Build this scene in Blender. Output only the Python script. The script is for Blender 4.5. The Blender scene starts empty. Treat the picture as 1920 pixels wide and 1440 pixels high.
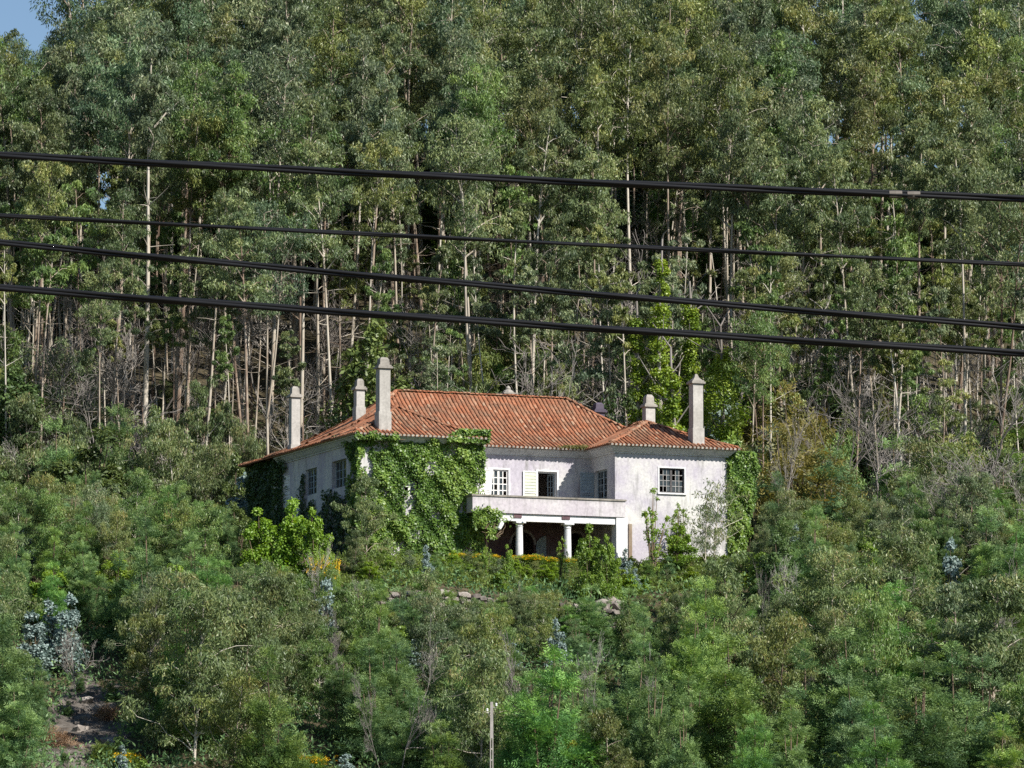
import bpy, math, random
import numpy as np
from mathutils import Vector, Matrix

S = bpy.context.scene
COL = S.collection
R = math.radians
rng = np.random.default_rng(7)
random.seed(7)

# ------------------------------------------------------------------ camera, sky, sun, exposure
F = 8250.0                                   # focal length in photograph pixels (1920 wide)
PITCH = math.atan(983 / F)
cam_d = bpy.data.cameras.new('camera')
cam = bpy.data.objects.new('camera', cam_d)
COL.objects.link(cam)
cam_d.sensor_fit = 'HORIZONTAL'
cam_d.sensor_width = 36.0
cam_d.lens = 36.0 * F / 1920.0
cam_d.clip_start = 0.5
cam_d.clip_end = 6000
cam.location = (0, 0, 0)
cam.rotation_euler = (math.pi / 2 + PITCH, 0, 0)
S.camera = cam

SUN = Vector((0.959, -0.72, 1.02)).normalized()      # direction towards the sun
SUN_EL = math.asin(SUN.z)
SUN_AZ = math.atan2(SUN.x, SUN.y)
W = bpy.data.worlds.new('World')
S.world = W
W.use_nodes = True
nt = W.node_tree
nt.nodes.clear()
sky = nt.nodes.new('ShaderNodeTexSky')
sky.sky_type = 'NISHITA'
sky.sun_disc = False
sky.sun_elevation = SUN_EL
sky.sun_rotation = SUN_AZ
sky.air_density = 1.0
sky.dust_density = 0.05
sky.ozone_density = 3.0
bg = nt.nodes.new('ShaderNodeBackground')
bg.inputs['Strength'].default_value = 0.066
wo = nt.nodes.new('ShaderNodeOutputWorld')
nt.links.new(sky.outputs[0], bg.inputs[0])
nt.links.new(bg.outputs[0], wo.inputs[0])

sd = bpy.data.lights.new('sun', 'SUN')
sd.energy = 5.0
sd.angle = R(0.5)
sd.color = (1.0, 0.955, 0.88)
sun = bpy.data.objects.new('sun', sd)
COL.objects.link(sun)
sun.rotation_euler = SUN.to_track_quat('Z', 'Y').to_euler()
sun.location = (100, -100, 150)

vs = S.view_settings
vs.view_transform = 'Standard'
vs.look = 'None'
vs.exposure = 0.7
vs.gamma = 1.0
vs.use_curve_mapping = False
S.cycles.max_bounces = 6
S.cycles.diffuse_bounces = 3
S.cycles.glossy_bounces = 2
S.cycles.transmission_bounces = 4
S.cycles.transparent_max_bounces = 8
S.cycles.sample_clamp_indirect = 4.0
S.cycles.use_denoising = False
S.cycles.use_adaptive_sampling = False

# ------------------------------------------------------------------ helpers
def ray(px, py):
    up = (720 - py) / F
    return np.array([(px - 960) / F, math.cos(PITCH) - up * math.sin(PITCH), math.sin(PITCH) + up * math.cos(PITCH)])

def at(px, py, Y):
    d = ray(px, py)
    return d * (Y / d[1])

def project(x, y, z):
    d = y * math.cos(PITCH) + z * math.sin(PITCH)
    up = -y * math.sin(PITCH) + z * math.cos(PITCH)
    return 960 + F * x / d, 720 - F * up / d

def nrm(a):
    return a / np.maximum(np.linalg.norm(a, axis=-1, keepdims=True), 1e-9)

def mesh_np(name, verts, faces, mat=None, attr=None, smooth=False):
    """verts (n,3), faces (m,k) all of one size, or a list of index lists"""
    me = bpy.data.meshes.new(name)
    verts = np.asarray(verts, dtype=np.float32)
    if isinstance(faces, np.ndarray):
        m, k = faces.shape
        tot = np.full(m, k, dtype=np.int32)
        flat = faces.astype(np.int32).ravel()
    else:
        tot = np.array([len(f) for f in faces], dtype=np.int32)
        flat = np.array([i for f in faces for i in f], dtype=np.int32)
        m = len(tot)
    me.vertices.add(len(verts))
    me.vertices.foreach_set('co', verts.ravel())
    me.loops.add(len(flat))
    me.loops.foreach_set('vertex_index', flat)
    me.polygons.add(m)
    me.polygons.foreach_set('loop_start', np.concatenate([[0], np.cumsum(tot)[:-1]]).astype(np.int32))
    me.polygons.foreach_set('loop_total', tot)
    me.polygons.foreach_set('use_smooth', np.full(m, bool(smooth)))
    if attr is not None:
        a = me.attributes.new('tone', 'FLOAT', 'FACE')
        a.data.foreach_set('value', np.asarray(attr, dtype=np.float32))
    me.update(calc_edges=True)
    if mat is not None:
        me.materials.append(mat)
    return me

def link(name, me, parent=None, **props):
    o = bpy.data.objects.new(name, me)
    COL.objects.link(o)
    if parent is not None:
        o.parent = parent
    for k, v in props.items():
        if v is not None:
            o[k] = v
    return o

def thing(name, label, cat, loc=(0, 0, 0), rz=0.0, group=None, me=None):
    o = bpy.data.objects.new(name, me)
    COL.objects.link(o)
    o.location = loc
    o.rotation_euler = (0, 0, rz)
    o['label'] = label
    o['category'] = cat
    if group:
        o['group'] = group
    return o

class MB:
    def __init__(self):
        self.v, self.f = [], []
    def add(self, vs_, fs):
        b = len(self.v)
        self.v += [tuple(p) for p in vs_]
        self.f += [[b + i for i in q] for q in fs]
    def box(self, a, b, M=None):
        (x0, y0, z0), (x1, y1, z1) = a, b
        p = [(x0, y0, z0), (x1, y0, z0), (x1, y1, z0), (x0, y1, z0), (x0, y0, z1), (x1, y0, z1), (x1, y1, z1), (x0, y1, z1)]
        if M is not None:
            p = [tuple(M @ Vector(q)) for q in p]
        self.add(p, [[0, 3, 2, 1], [4, 5, 6, 7], [0, 1, 5, 4], [1, 2, 6, 5], [2, 3, 7, 6], [3, 0, 4, 7]])
    def tube(self, pts, rad, n=6, cap=True):
        v, f = tube_np([pts], [rad], n)
        self.add(v.tolist(), f.tolist())
        if cap:
            b = len(self.v) - len(pts) * n
            self.f.append([b + i for i in range(n)][::-1])
            self.f.append([b + (len(pts) - 1) * n + i for i in range(n)])
    def lathe(self, prof, c=(0, 0, 0), n=12):
        vs_, fs = [], []
        for r, z in prof:
            for k in range(n):
                a = 2 * math.pi * k / n
                vs_.append((c[0] + r * math.cos(a), c[1] + r * math.sin(a), c[2] + z))
        for i in range(len(prof) - 1):
            for k in range(n):
                fs.append([i * n + k, i * n + (k + 1) % n, (i + 1) * n + (k + 1) % n, (i + 1) * n + k])
        fs.append(list(range(n))[::-1])
        fs.append([(len(prof) - 1) * n + k for k in range(n)])
        self.add(vs_, fs)
    def mesh(self, name, mat, smooth=False):
        return mesh_np(name, self.v, self.f, mat, smooth=smooth)
    def obj(self, name, mat, parent=None, smooth=False, **props):
        return link(name, self.mesh(name, mat, smooth), parent, **props)

def tube_np(paths, rads, n=5):
    V, Fc, base = [], [], 0
    ang = np.arange(n) * 2 * math.pi / n
    ca, sa = np.cos(ang), np.sin(ang)
    for P, r in zip(paths, rads):
        P = np.asarray(P, dtype=float)
        r = np.asarray(r, dtype=float)
        T = nrm(np.gradient(P, axis=0))
        ref = np.where(np.abs(T[:, 2:3]) > 0.8, np.array([[1.0, 0, 0]]), np.array([[0, 0, 1.0]]))
        if abs(T[:, 2].mean()) > 0.6:
            ref = np.tile(np.array([[1.0, 0, 0]]), (len(P), 1))
        else:
            ref = np.tile(np.array([[0, 0, 1.0]]), (len(P), 1))
        A = nrm(np.cross(T, ref))
        B = np.cross(T, A)
        ring = P[:, None, :] + r[:, None, None] * (A[:, None, :] * ca[None, :, None] + B[:, None, :] * sa[None, :, None])
        m = len(P)
        V.append(ring.reshape(-1, 3))
        i = np.arange(m - 1)[:, None] * n
        k = np.arange(n)[None, :]
        k2 = (k + 1) % n
        q = np.stack([i + k, i + k2, i + n + k2, i + n + k], axis=-1).reshape(-1, 4) + base
        Fc.append(q)
        base += m * n
    return np.concatenate(V), np.concatenate(Fc)

def cards(C, L, Wd, ln, wd, mid=0.45):
    n = len(C)
    ln = np.broadcast_to(np.asarray(ln, dtype=float).reshape(-1, 1), (n, 1))
    wd = np.broadcast_to(np.asarray(wd, dtype=float).reshape(-1, 1), (n, 1))
    m = C + L * ln * mid
    V = np.stack([C, m + Wd * wd / 2, C + L * ln, m - Wd * wd / 2], axis=1).reshape(-1, 3)
    return V, np.arange(4 * n, dtype=np.int32).reshape(-1, 4)

# ------------------------------------------------------------------ materials
def newmat(name):
    m = bpy.data.materials.new(name)
    m.use_nodes = True
    t = m.node_tree
    t.nodes.clear()
    out = t.nodes.new('ShaderNodeOutputMaterial')
    p = t.nodes.new('ShaderNodeBsdfPrincipled')
    t.links.new(p.outputs[0], out.inputs[0])
    return m, t, p, out

def N(t, typ, **kw):
    n = t.nodes.new(typ)
    for k, v in kw.items():
        if k.startswith('_'):
            setattr(n, k[1:], v)
        else:
            n.inputs[k].default_value = v
    return n

def ramp(t, src, stops, interp='LINEAR'):
    r = t.nodes.new('ShaderNodeValToRGB')
    r.color_ramp.interpolation = interp
    el = r.color_ramp.elements
    while len(el) < len(stops):
        el.new(0.5)
    for e, (p, c) in zip(el, stops):
        e.position = p
        e.color = (*c, 1) if len(c) == 3 else c
    t.links.new(src, r.inputs[0])
    return r.outputs[0]

def mixc(t, fac, a, b, mode='MIX'):
    m = t.nodes.new('ShaderNodeMix')
    m.data_type = 'RGBA'
    m.blend_type = mode
    for inp, v in ((0, fac), (6, a), (7, b)):
        if hasattr(v, 'links') or hasattr(v, 'is_linked'):
            t.links.new(v, m.inputs[inp])
        else:
            m.inputs[inp].default_value = v if not isinstance(v, tuple) else (*v, 1)[:4]
    return m.outputs[2]

def leaf_mat(name, stops, trans=0.25, rough=0.45, spec=0.45, val=0.2):
    m, t, p, out = newmat(name)
    at_ = N(t, 'ShaderNodeAttribute', _attribute_name='tone')
    c = ramp(t, at_.outputs['Fac'], stops)
    oi = t.nodes.new('ShaderNodeObjectInfo')              # object colour = the plant's own tint, random = its lightness
    mr = N(t, 'ShaderNodeMapRange')
    mr.inputs[3].default_value = 1 - val
    mr.inputs[4].default_value = 1 + val
    t.links.new(oi.outputs['Random'], mr.inputs[0])
    tint = mixc(t, 1.0, c, oi.outputs['Color'], 'MULTIPLY')
    hs = N(t, 'ShaderNodeHueSaturation')
    t.links.new(mr.outputs[0], hs.inputs['Value'])
    t.links.new(tint, hs.inputs['Color'])
    t.links.new(hs.outputs[0], p.inputs['Base Color'])
    p.inputs['Roughness'].default_value = rough
    p.inputs['Specular IOR Level'].default_value = spec
    if trans > 0:
        tr = t.nodes.new('ShaderNodeBsdfTranslucent')
        hs2 = N(t, 'ShaderNodeHueSaturation', Saturation=1.15, Value=1.3)
        hs2.inputs['Hue'].default_value = 0.49
        t.links.new(hs.outputs[0], hs2.inputs['Color'])
        t.links.new(hs2.outputs[0], tr.inputs[0])
        mx = t.nodes.new('ShaderNodeMixShader')
        mx.inputs[0].default_value = trans
        t.links.new(p.outputs[0], mx.inputs[1])
        t.links.new(tr.outputs[0], mx.inputs[2])
        t.links.new(mx.outputs[0], out.inputs[0])
    return m

M = {}
M['euc'] = leaf_mat('eucalyptus_leaves', [(0.0, (0.060, 0.094, 0.044)), (0.45, (0.136, 0.182, 0.078)), (0.8, (0.240, 0.280, 0.110)), (1.0, (0.32, 0.325, 0.142))], 0.28, 0.46, 0.4, val=0.26)
M['euc_young'] = leaf_mat('young_eucalyptus_leaves', [(0.0, (0.074, 0.114, 0.048)), (0.5, (0.140, 0.192, 0.074)), (0.85, (0.238, 0.272, 0.100)), (1.0, (0.29, 0.245, 0.11))], 0.27, 0.45, 0.4, val=0.22)
M['acacia'] = leaf_mat('acacia_leaves', [(0.0, (0.056, 0.114, 0.052)), (0.5, (0.110, 0.200, 0.080)), (1.0, (0.225, 0.325, 0.104))], 0.27, 0.55, 0.3, val=0.24)
M['bright'] = leaf_mat('broad_green_leaves', [(0.0, (0.095, 0.17, 0.030)), (0.5, (0.165, 0.27, 0.042)), (1.0, (0.26, 0.37, 0.06))], 0.35, 0.45, 0.4, val=0.15)
M['silver'] = leaf_mat('silver_blue_leaves', [(0.0, (0.11, 0.165, 0.145)), (0.5, (0.185, 0.255, 0.23)), (1.0, (0.29, 0.36, 0.34))], 0.15, 0.5, 0.4, val=0.12)
M['ivy'] = leaf_mat('ivy_leaves', [(0.0, (0.060, 0.125, 0.024)), (0.5, (0.140, 0.235, 0.042)), (1.0, (0.28, 0.37, 0.075))], 0.25, 0.42, 0.45, val=0.08)
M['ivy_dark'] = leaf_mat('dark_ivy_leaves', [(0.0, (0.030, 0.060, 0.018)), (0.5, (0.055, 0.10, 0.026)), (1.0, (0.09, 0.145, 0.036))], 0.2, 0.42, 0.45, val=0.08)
M['ivy_lime'] = leaf_mat('lime_ivy_leaves', [(0.0, (0.095, 0.165, 0.025)), (0.5, (0.19, 0.28, 0.036)), (1.0, (0.33, 0.41, 0.06))], 0.32, 0.42, 0.45, val=0.1)
M['dark'] = leaf_mat('dark_evergreen_leaves', [(0.0, (0.042, 0.070, 0.022)), (0.5, (0.080, 0.120, 0.034)), (1.0, (0.135, 0.175, 0.045))], 0.22, 0.45, 0.45, val=0.18)
M['yellowgreen'] = leaf_mat('yellow_green_leaves', [(0.0, (0.15, 0.18, 0.030)), (0.5, (0.26, 0.29, 0.042)), (1.0, (0.38, 0.39, 0.06))], 0.3, 0.45, 0.4, val=0.1)
M['rust'] = leaf_mat('rusty_leaves', [(0.0, (0.09, 0.095, 0.030)), (0.5, (0.16, 0.155, 0.042)), (1.0, (0.24, 0.20, 0.055))], 0.28, 0.5, 0.35, val=0.12)
M['flower'] = leaf_mat('yellow_flowers', [(0.0, (0.62, 0.36, 0.015)), (1.0, (0.85, 0.56, 0.03))], 0.2, 0.6, 0.2, val=0.08)
M['drybrown'] = leaf_mat('dry_brown_fronds', [(0.0, (0.16, 0.10, 0.06)), (1.0, (0.34, 0.23, 0.14))], 0.15, 0.7, 0.2, val=0.1)
M['fern'] = leaf_mat('fern_fronds', [(0.0, (0.085, 0.135, 0.035)), (1.0, (0.22, 0.29, 0.065))], 0.35, 0.5, 0.35, val=0.12)

def bark_mat(name, stops, scale=1.0):
    m, t, p, out = newmat(name)
    tc = t.nodes.new('ShaderNodeTexCoord')
    mp = N(t, 'ShaderNodeMapping')
    mp.inputs['Scale'].default_value = (3 * scale, 3 * scale, 0.5 * scale)
    t.links.new(tc.outputs['Object'], mp.inputs[0])
    oi = t.nodes.new('ShaderNodeObjectInfo')
    nz = N(t, 'ShaderNodeTexNoise', Scale=1.6, Detail=5.0, Roughness=0.65)
    nz.noise_dimensions = '4D'
    ml = N(t, 'ShaderNodeMath', _operation='MULTIPLY')
    ml.inputs[1].default_value = 40
    t.links.new(oi.outputs['Random'], ml.inputs[0])
    t.links.new(ml.outputs[0], nz.inputs['W'])
    t.links.new(mp.outputs[0], nz.inputs['Vector'])
    ad = N(t, 'ShaderNodeMath', _operation='MULTIPLY_ADD')
    ad.inputs[1].default_value = 0.45
    ad.inputs[2].default_value = -0.22
    t.links.new(oi.outputs['Random'], ad.inputs[0])
    ad2 = N(t, 'ShaderNodeMath', _operation='ADD')
    t.links.new(nz.outputs[0], ad2.inputs[0])
    t.links.new(ad.outputs[0], ad2.inputs[1])
    c = ramp(t, ad2.outputs[0], stops)
    t.links.new(c, p.inputs['Base Color'])
    p.inputs['Roughness'].default_value = 0.85
    p.inputs['Specular IOR Level'].default_value = 0.2
    return m

M['bark'] = bark_mat('eucalyptus_bark', [(0.22, (0.12, 0.080, 0.060)), (0.36, (0.24, 0.18, 0.135)), (0.52, (0.38, 0.33, 0.265)), (0.8, (0.55, 0.51, 0.44))])
M['deadwood'] = bark_mat('dead_grey_wood', [(0.3, (0.16, 0.14, 0.125)), (0.6, (0.29, 0.265, 0.24)), (0.85, (0.44, 0.405, 0.375))])
M['stem'] = bark_mat('shrub_stem_bark', [(0.3, (0.07, 0.05, 0.035)), (0.8, (0.20, 0.15, 0.10))])

def plaster_mat(name, base, alt, stain, dirt=0.5, green=0.0, top=None):
    m, t, p, out = newmat(name)
    tc = t.nodes.new('ShaderNodeTexCoord')
    n1 = N(t, 'ShaderNodeTexNoise', Scale=0.42, Detail=8.0, Roughness=0.65)
    t.links.new(tc.outputs['Object'], n1.inputs['Vector'])
    c = mixc(t, ramp(t, n1.outputs[0], [(0.40, (0, 0, 0)), (0.62, (1, 1, 1))]), base, alt)
    mp = N(t, 'ShaderNodeMapping')
    mp.inputs['Scale'].default_value = (2.2, 2.2, 0.35)
    t.links.new(tc.outputs['Object'], mp.inputs[0])
    n2 = N(t, 'ShaderNodeTexNoise', Scale=1.1, Detail=8.0, Roughness=0.7)
    t.links.new(mp.outputs[0], n2.inputs['Vector'])
    k = ramp(t, n2.outputs[0], [(0.52, (0, 0, 0)), (0.74, (dirt, dirt, dirt))])
    c = mixc(t, k, c, stain)
    n3 = N(t, 'ShaderNodeTexNoise', Scale=7.0, Detail=6.0, Roughness=0.7)
    t.links.new(tc.outputs['Object'], n3.inputs['Vector'])
    k3 = ramp(t, n3.outputs[0], [(0.35, (0.78, 0.78, 0.78)), (0.6, (1, 1, 1))])
    c = mixc(t, 1.0, c, k3, 'MULTIPLY')
    if top is not None:                     # water-stained plaster: streaks of their own from a ledge down
        z0, z1, col = top
        sx = t.nodes.new('ShaderNodeSeparateXYZ')
        t.links.new(tc.outputs['Object'], sx.inputs[0])
        mr = N(t, 'ShaderNodeMapRange')
        mr.inputs[1].default_value = z0
        mr.inputs[2].default_value = z1
        t.links.new(sx.outputs[2], mr.inputs[0])
        mp2 = N(t, 'ShaderNodeMapping')
        mp2.inputs['Scale'].default_value = (3.0, 3.0, 0.15)
        t.links.new(tc.outputs['Object'], mp2.inputs[0])
        n4 = N(t, 'ShaderNodeTexNoise', Scale=2.0, Detail=6.0, Roughness=0.7)
        t.links.new(mp2.outputs[0], n4.inputs['Vector'])
        mu = N(t, 'ShaderNodeMath', _operation='MULTIPLY')
        t.links.new(mr.outputs[0], mu.inputs[0])
        t.links.new(n4.outputs[0], mu.inputs[1])
        c = mixc(t, ramp(t, mu.outputs[0], [(0.3, (0, 0, 0)), (0.62, (0.8, 0.8, 0.8))]), c, col)
    t.links.new(c, p.inputs['Base Color'])
    p.inputs['Roughness'].default_value = 0.9
    p.inputs['Specular IOR Level'].default_value = 0.15
    bp = N(t, 'ShaderNodeBump', Strength=0.25, Distance=0.02)
    t.links.new(n3.outputs[0], bp.inputs['Height'])
    t.links.new(bp.outputs[0], p.inputs['Normal'])
    return m

M['plaster'] = plaster_mat('lilac_plaster', (0.45, 0.42, 0.47), (0.61, 0.60, 0.565), (0.23, 0.225, 0.215), 1.0, top=(5.2, 7.2, (0.27, 0.25, 0.26)))
M['parapet'] = plaster_mat('balcony_plaster', (0.50, 0.455, 0.485), (0.60, 0.575, 0.57), (0.26, 0.245, 0.24), 0.85, top=(2.9, 3.75, (0.25, 0.24, 0.22)))
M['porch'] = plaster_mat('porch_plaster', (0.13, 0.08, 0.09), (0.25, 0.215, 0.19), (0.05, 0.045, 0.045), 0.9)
M['whitewash'] = plaster_mat('whitewash', (0.70, 0.70, 0.71), (0.76, 0.75, 0.74), (0.40, 0.39, 0.37), 0.45)
M['cornice'] = plaster_mat('cornice_plaster', (0.50, 0.52, 0.54), (0.60, 0.60, 0.60), (0.20, 0.19, 0.18), 0.75)
M['chimney'] = plaster_mat('chimney_render', (0.38, 0.36, 0.33), (0.50, 0.475, 0.44), (0.19, 0.175, 0.16), 0.8)
M['chimcap'] = plaster_mat('chimney_cap_render', (0.27, 0.25, 0.22), (0.40, 0.37, 0.33), (0.09, 0.085, 0.08), 0.9)
M['purplish'] = plaster_mat('dark_render', (0.075, 0.062, 0.09), (0.11, 0.095, 0.12), (0.03, 0.03, 0.03), 0.7)  # dark purplish render, much darker than the other chimneys
M['coping'] = plaster_mat('mossy_coping', (0.22, 0.20, 0.17), (0.36, 0.33, 0.29), (0.06, 0.06, 0.05), 0.9)
M['tan'] = plaster_mat('tan_render', (0.24, 0.18, 0.125), (0.34, 0.28, 0.21), (0.12, 0.1, 0.08), 0.8)
M['inside'] = plaster_mat('interior_plaster', (0.30, 0.27, 0.26), (0.34, 0.31, 0.29), (0.15, 0.13, 0.12), 0.6)
M['concrete'] = plaster_mat('pole_concrete', (0.36, 0.33, 0.30), (0.44, 0.41, 0.38), (0.22, 0.20, 0.18), 0.6)

def simple(name, c, rough=0.6, spec=0.4, noise=0.25, scale=6.0, metal=0.0):
    m, t, p, out = newmat(name)
    tc = t.nodes.new('ShaderNodeTexCoord')
    n = N(t, 'ShaderNodeTexNoise', Scale=scale, Detail=5.0, Roughness=0.65)
    t.links.new(tc.outputs['Object'], n.inputs['Vector'])
    lo = tuple(x * (1 - noise) for x in c)
    hi = tuple(min(1, x * (1 + noise)) for x in c)
    t.links.new(ramp(t, n.outputs[0], [(0.35, lo), (0.65, hi)]), p.inputs['Base Color'])
    p.inputs['Roughness'].default_value = rough
    p.inputs['Specular IOR Level'].default_value = spec
    p.inputs['Metallic'].default_value = metal
    return m

M['whitepaint'] = simple('peeling_white_paint', (0.72, 0.71, 0.68), 0.6, 0.3, 0.12, 9)
M['louvre'] = simple('faded_green_louvre_paint', (0.52, 0.55, 0.43), 0.65, 0.3, 0.15, 9)
M['bluepaint'] = simple('faded_blue_grey_paint', (0.24, 0.29, 0.32), 0.65, 0.3, 0.25, 9)
M['darkwood'] = simple('weathered_dark_window_wood', (0.075, 0.07, 0.07), 0.7, 0.3, 0.3, 12)
M['iron'] = simple('grey_window_bars', (0.28, 0.27, 0.26), 0.6, 0.4, 0.3, 12)
M['rubber'] = simple('black_cable_sheath', (0.007, 0.007, 0.008), 0.45, 0.35, 0.3, 4)
M['sleeve'] = simple('pale_splice_tape', (0.14, 0.12, 0.10), 0.5, 0.4, 0.2, 20)
M['porcelain'] = simple('white_porcelain', (0.82, 0.82, 0.80), 0.2, 0.6, 0.04, 4)
M['steel'] = simple('galvanised_steel', (0.35, 0.35, 0.36), 0.45, 0.5, 0.15, 8, 0.6)
M['mortar'] = simple('lime_mortar', (0.47, 0.43, 0.38), 0.9, 0.15, 0.4, 2)

def glass_mat():
    m, t, p, out = newmat('window_glass')
    p.inputs['Base Color'].default_value = (0.02, 0.025, 0.028, 1)
    p.inputs['Roughness'].default_value = 0.06
    p.inputs['Specular IOR Level'].default_value = 0.7
    tc = t.nodes.new('ShaderNodeTexCoord')
    n = N(t, 'ShaderNodeTexNoise', Scale=3.0, Detail=3.0)
    t.links.new(tc.outputs['Object'], n.inputs['Vector'])
    t.links.new(ramp(t, n.outputs[0], [(0.4, (0.015, 0.02, 0.022)), (0.7, (0.06, 0.065, 0.065))]), p.inputs['Base Color'])
    return m
M['glass'] = glass_mat()

def tile_mat(name='terracotta_tile', island=True):
    m, t, p, out = newmat(name)
    g = t.nodes.new('ShaderNodeNewGeometry')
    oi = t.nodes.new('ShaderNodeObjectInfo')
    ad = N(t, 'ShaderNodeMath', _operation='ADD')
    t.links.new(g.outputs['Random Per Island'], ad.inputs[0])
    t.links.new(oi.outputs['Random'], ad.inputs[1])
    fr = N(t, 'ShaderNodeMath', _operation='FRACT')
    t.links.new(ad.outputs[0], fr.inputs[0])
    c = ramp(t, fr.outputs[0], [(0.0, (0.22, 0.085, 0.046)), (0.3, (0.32, 0.122, 0.062)), (0.7, (0.38, 0.152, 0.078)), (0.92, (0.43, 0.20, 0.115)), (1.0, (0.44, 0.29, 0.19))])
    nz = N(t, 'ShaderNodeTexNoise', Scale=0.9, Detail=7.0, Roughness=0.7)
    t.links.new(g.outputs['Position'], nz.inputs['Vector'])
    k = ramp(t, nz.outputs[0], [(0.42, (0, 0, 0)), (0.70, (0.8, 0.8, 0.8))])
    c = mixc(t, k, c, (0.19, 0.135, 0.09))
    n2 = N(t, 'ShaderNodeTexNoise', Scale=9.0, Detail=4.0, Roughness=0.7)
    t.links.new(g.outputs['Position'], n2.inputs['Vector'])
    c = mixc(t, 1.0, c, ramp(t, n2.outputs[0], [(0.3, (0.6, 0.6, 0.6)), (0.62, (1, 1, 1))]), 'MULTIPLY')
    t.links.new(c, p.inputs['Base Color'])
    p.inputs['Roughness'].default_value = 0.85
    p.inputs['Specular IOR Level'].default_value = 0.2
    return m
M['tile'] = tile_mat()

def rock_mat(name, a, b, c_):
    m, t, p, out = newmat(name)
    g = t.nodes.new('ShaderNodeNewGeometry')
    n = N(t, 'ShaderNodeTexNoise', Scale=1.5, Detail=8.0, Roughness=0.7)
    t.links.new(g.outputs['Position'], n.inputs['Vector'])
    oi = t.nodes.new('ShaderNodeObjectInfo')
    ad = N(t, 'ShaderNodeMath', _operation='MULTIPLY_ADD')
    ad.inputs[1].default_value = 0.3
    ad.inputs[2].default_value = -0.15
    t.links.new(oi.outputs['Random'], ad.inputs[0])
    a2 = N(t, 'ShaderNodeMath', _operation='ADD')
    t.links.new(n.outputs[0], a2.inputs[0])
    t.links.new(ad.outputs[0], a2.inputs[1])
    t.links.new(ramp(t, a2.outputs[0], [(0.3, a), (0.52, b), (0.75, c_)]), p.inputs['Base Color'])
    p.inputs['Roughness'].default_value = 0.9
    p.inputs['Specular IOR Level'].default_value = 0.15
    bp = N(t, 'ShaderNodeBump', Strength=0.6, Distance=0.08)
    t.links.new(n.outputs[0], bp.inputs['Height'])
    t.links.new(bp.outputs[0], p.inputs['Normal'])
    return m
M['rock'] = rock_mat('granite', (0.10, 0.085, 0.075), (0.24, 0.21, 0.185), (0.40, 0.36, 0.32))
M['ground'] = rock_mat('leaf_litter_ground', (0.030, 0.030, 0.014), (0.065, 0.055, 0.032), (0.12, 0.095, 0.06))
M['dirt'] = rock_mat('bare_earth', (0.075, 0.064, 0.055), (0.165, 0.148, 0.13), (0.30, 0.275, 0.25))

# ------------------------------------------------------------------ terrain
TH = R(22)
HO = np.array([-8.43, 243.0, 19.18])            # the house's front left corner, ground level
CU, SU = math.cos(TH), math.sin(TH)
def to_house(x, y):
    dx, dy = x - HO[0], y - HO[1]
    return dx * CU + dy * SU, -dx * SU + dy * CU

PY = [-400, -60, 0, 60, 150, 186, 200, 212, 224, 233, 239.5, 243, 246, 264, 276, 300, 326, 342, 360, 380, 430, 520, 700, 1500]
PZ = [-8, -3, -1.75, -5, -2.0, 0.8, 3.6, 7.0, 11.0, 13.8, 17.2, 18.4, 19.05, 19.1, 20.2, 29.5, 41.0, 46.0, 52, 59, 73, 73, 40, 0]
def sstep(a, b, x):
    t = np.clip((x - a) / (b - a), 0, 1)
    return t * t * (3 - 2 * t)
def height(x, y):
    x = np.asarray(x, dtype=float)
    y = np.asarray(y, dtype=float)
    ye = y - 0.26 * np.clip(x, -40, 40) * sstep(150, 235, y)
    z = np.interp(ye, PY, PZ)
    # the step held up by the stone wall
    z = z + (np.interp(ye, [229, 235.5, 236.4, 240], [0, -0.85, 0.75, 0]) * sstep(-13, -10, x) * (1 - sstep(7, 11, x)))
    bump = 0.35 * np.sin(x * 0.31 + y * 0.17) + 0.3 * np.sin(x * 0.13 - y * 0.23 + 1.3) + 0.18 * np.sin(x * 0.71 + 2.1) * np.sin(y * 0.63)
    z = z + bump * sstep(10, 60, y)
    z = z + 3.5 * np.sin(x * 0.035 + 0.9) * sstep(285, 330, ye) - 4.0 * np.exp(-((x + 40) / 9) ** 2) * sstep(290, 335, ye)
    u, v = to_house(x, y)
    d = np.maximum(np.maximum(-2.0 - u, u - 25), np.maximum(-1.4 - v, v - 22))
    k = 1 - sstep(0, 2.2, d)
    return z * (1 - k) + (HO[2] - 0.02) * k

xs = np.concatenate([np.arange(-900, -70, 30), np.arange(-70, 70, 1.5), np.arange(70, 901, 30)])
ys = np.concatenate([np.arange(-300, 180, 12), np.arange(180, 370, 1.5), np.arange(370, 1501, 30)])
GX, GY = np.meshgrid(xs, ys)
GZ = height(GX, GY)
nx, ny = len(xs), len(ys)
ii, jj = np.meshgrid(np.arange(nx - 1), np.arange(ny - 1))
q = jj * nx + ii
link('ground', mesh_np('ground', np.stack([GX, GY, GZ], -1).reshape(-1, 3), np.stack([q, q + 1, q + 1 + nx, q + nx], -1).reshape(-1, 4), M['ground'], smooth=True), kind='structure')

def ground_hit(px, py):
    d = ray(px, py)
    t = np.arange(180, 420, 0.25) / d[1]
    P = t[:, None] * d[None, :]
    below = P[:, 2] <= height(P[:, 0], P[:, 1])
    i = int(np.argmax(below)) if below.any() else len(t) - 1
    return P[i]

# ------------------------------------------------------------------ the house
house = thing('abandoned_house', 'abandoned lilac mansion with red tiled hip roofs and tall chimneys on the wooded hillside', 'house', tuple(HO), TH)

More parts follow.
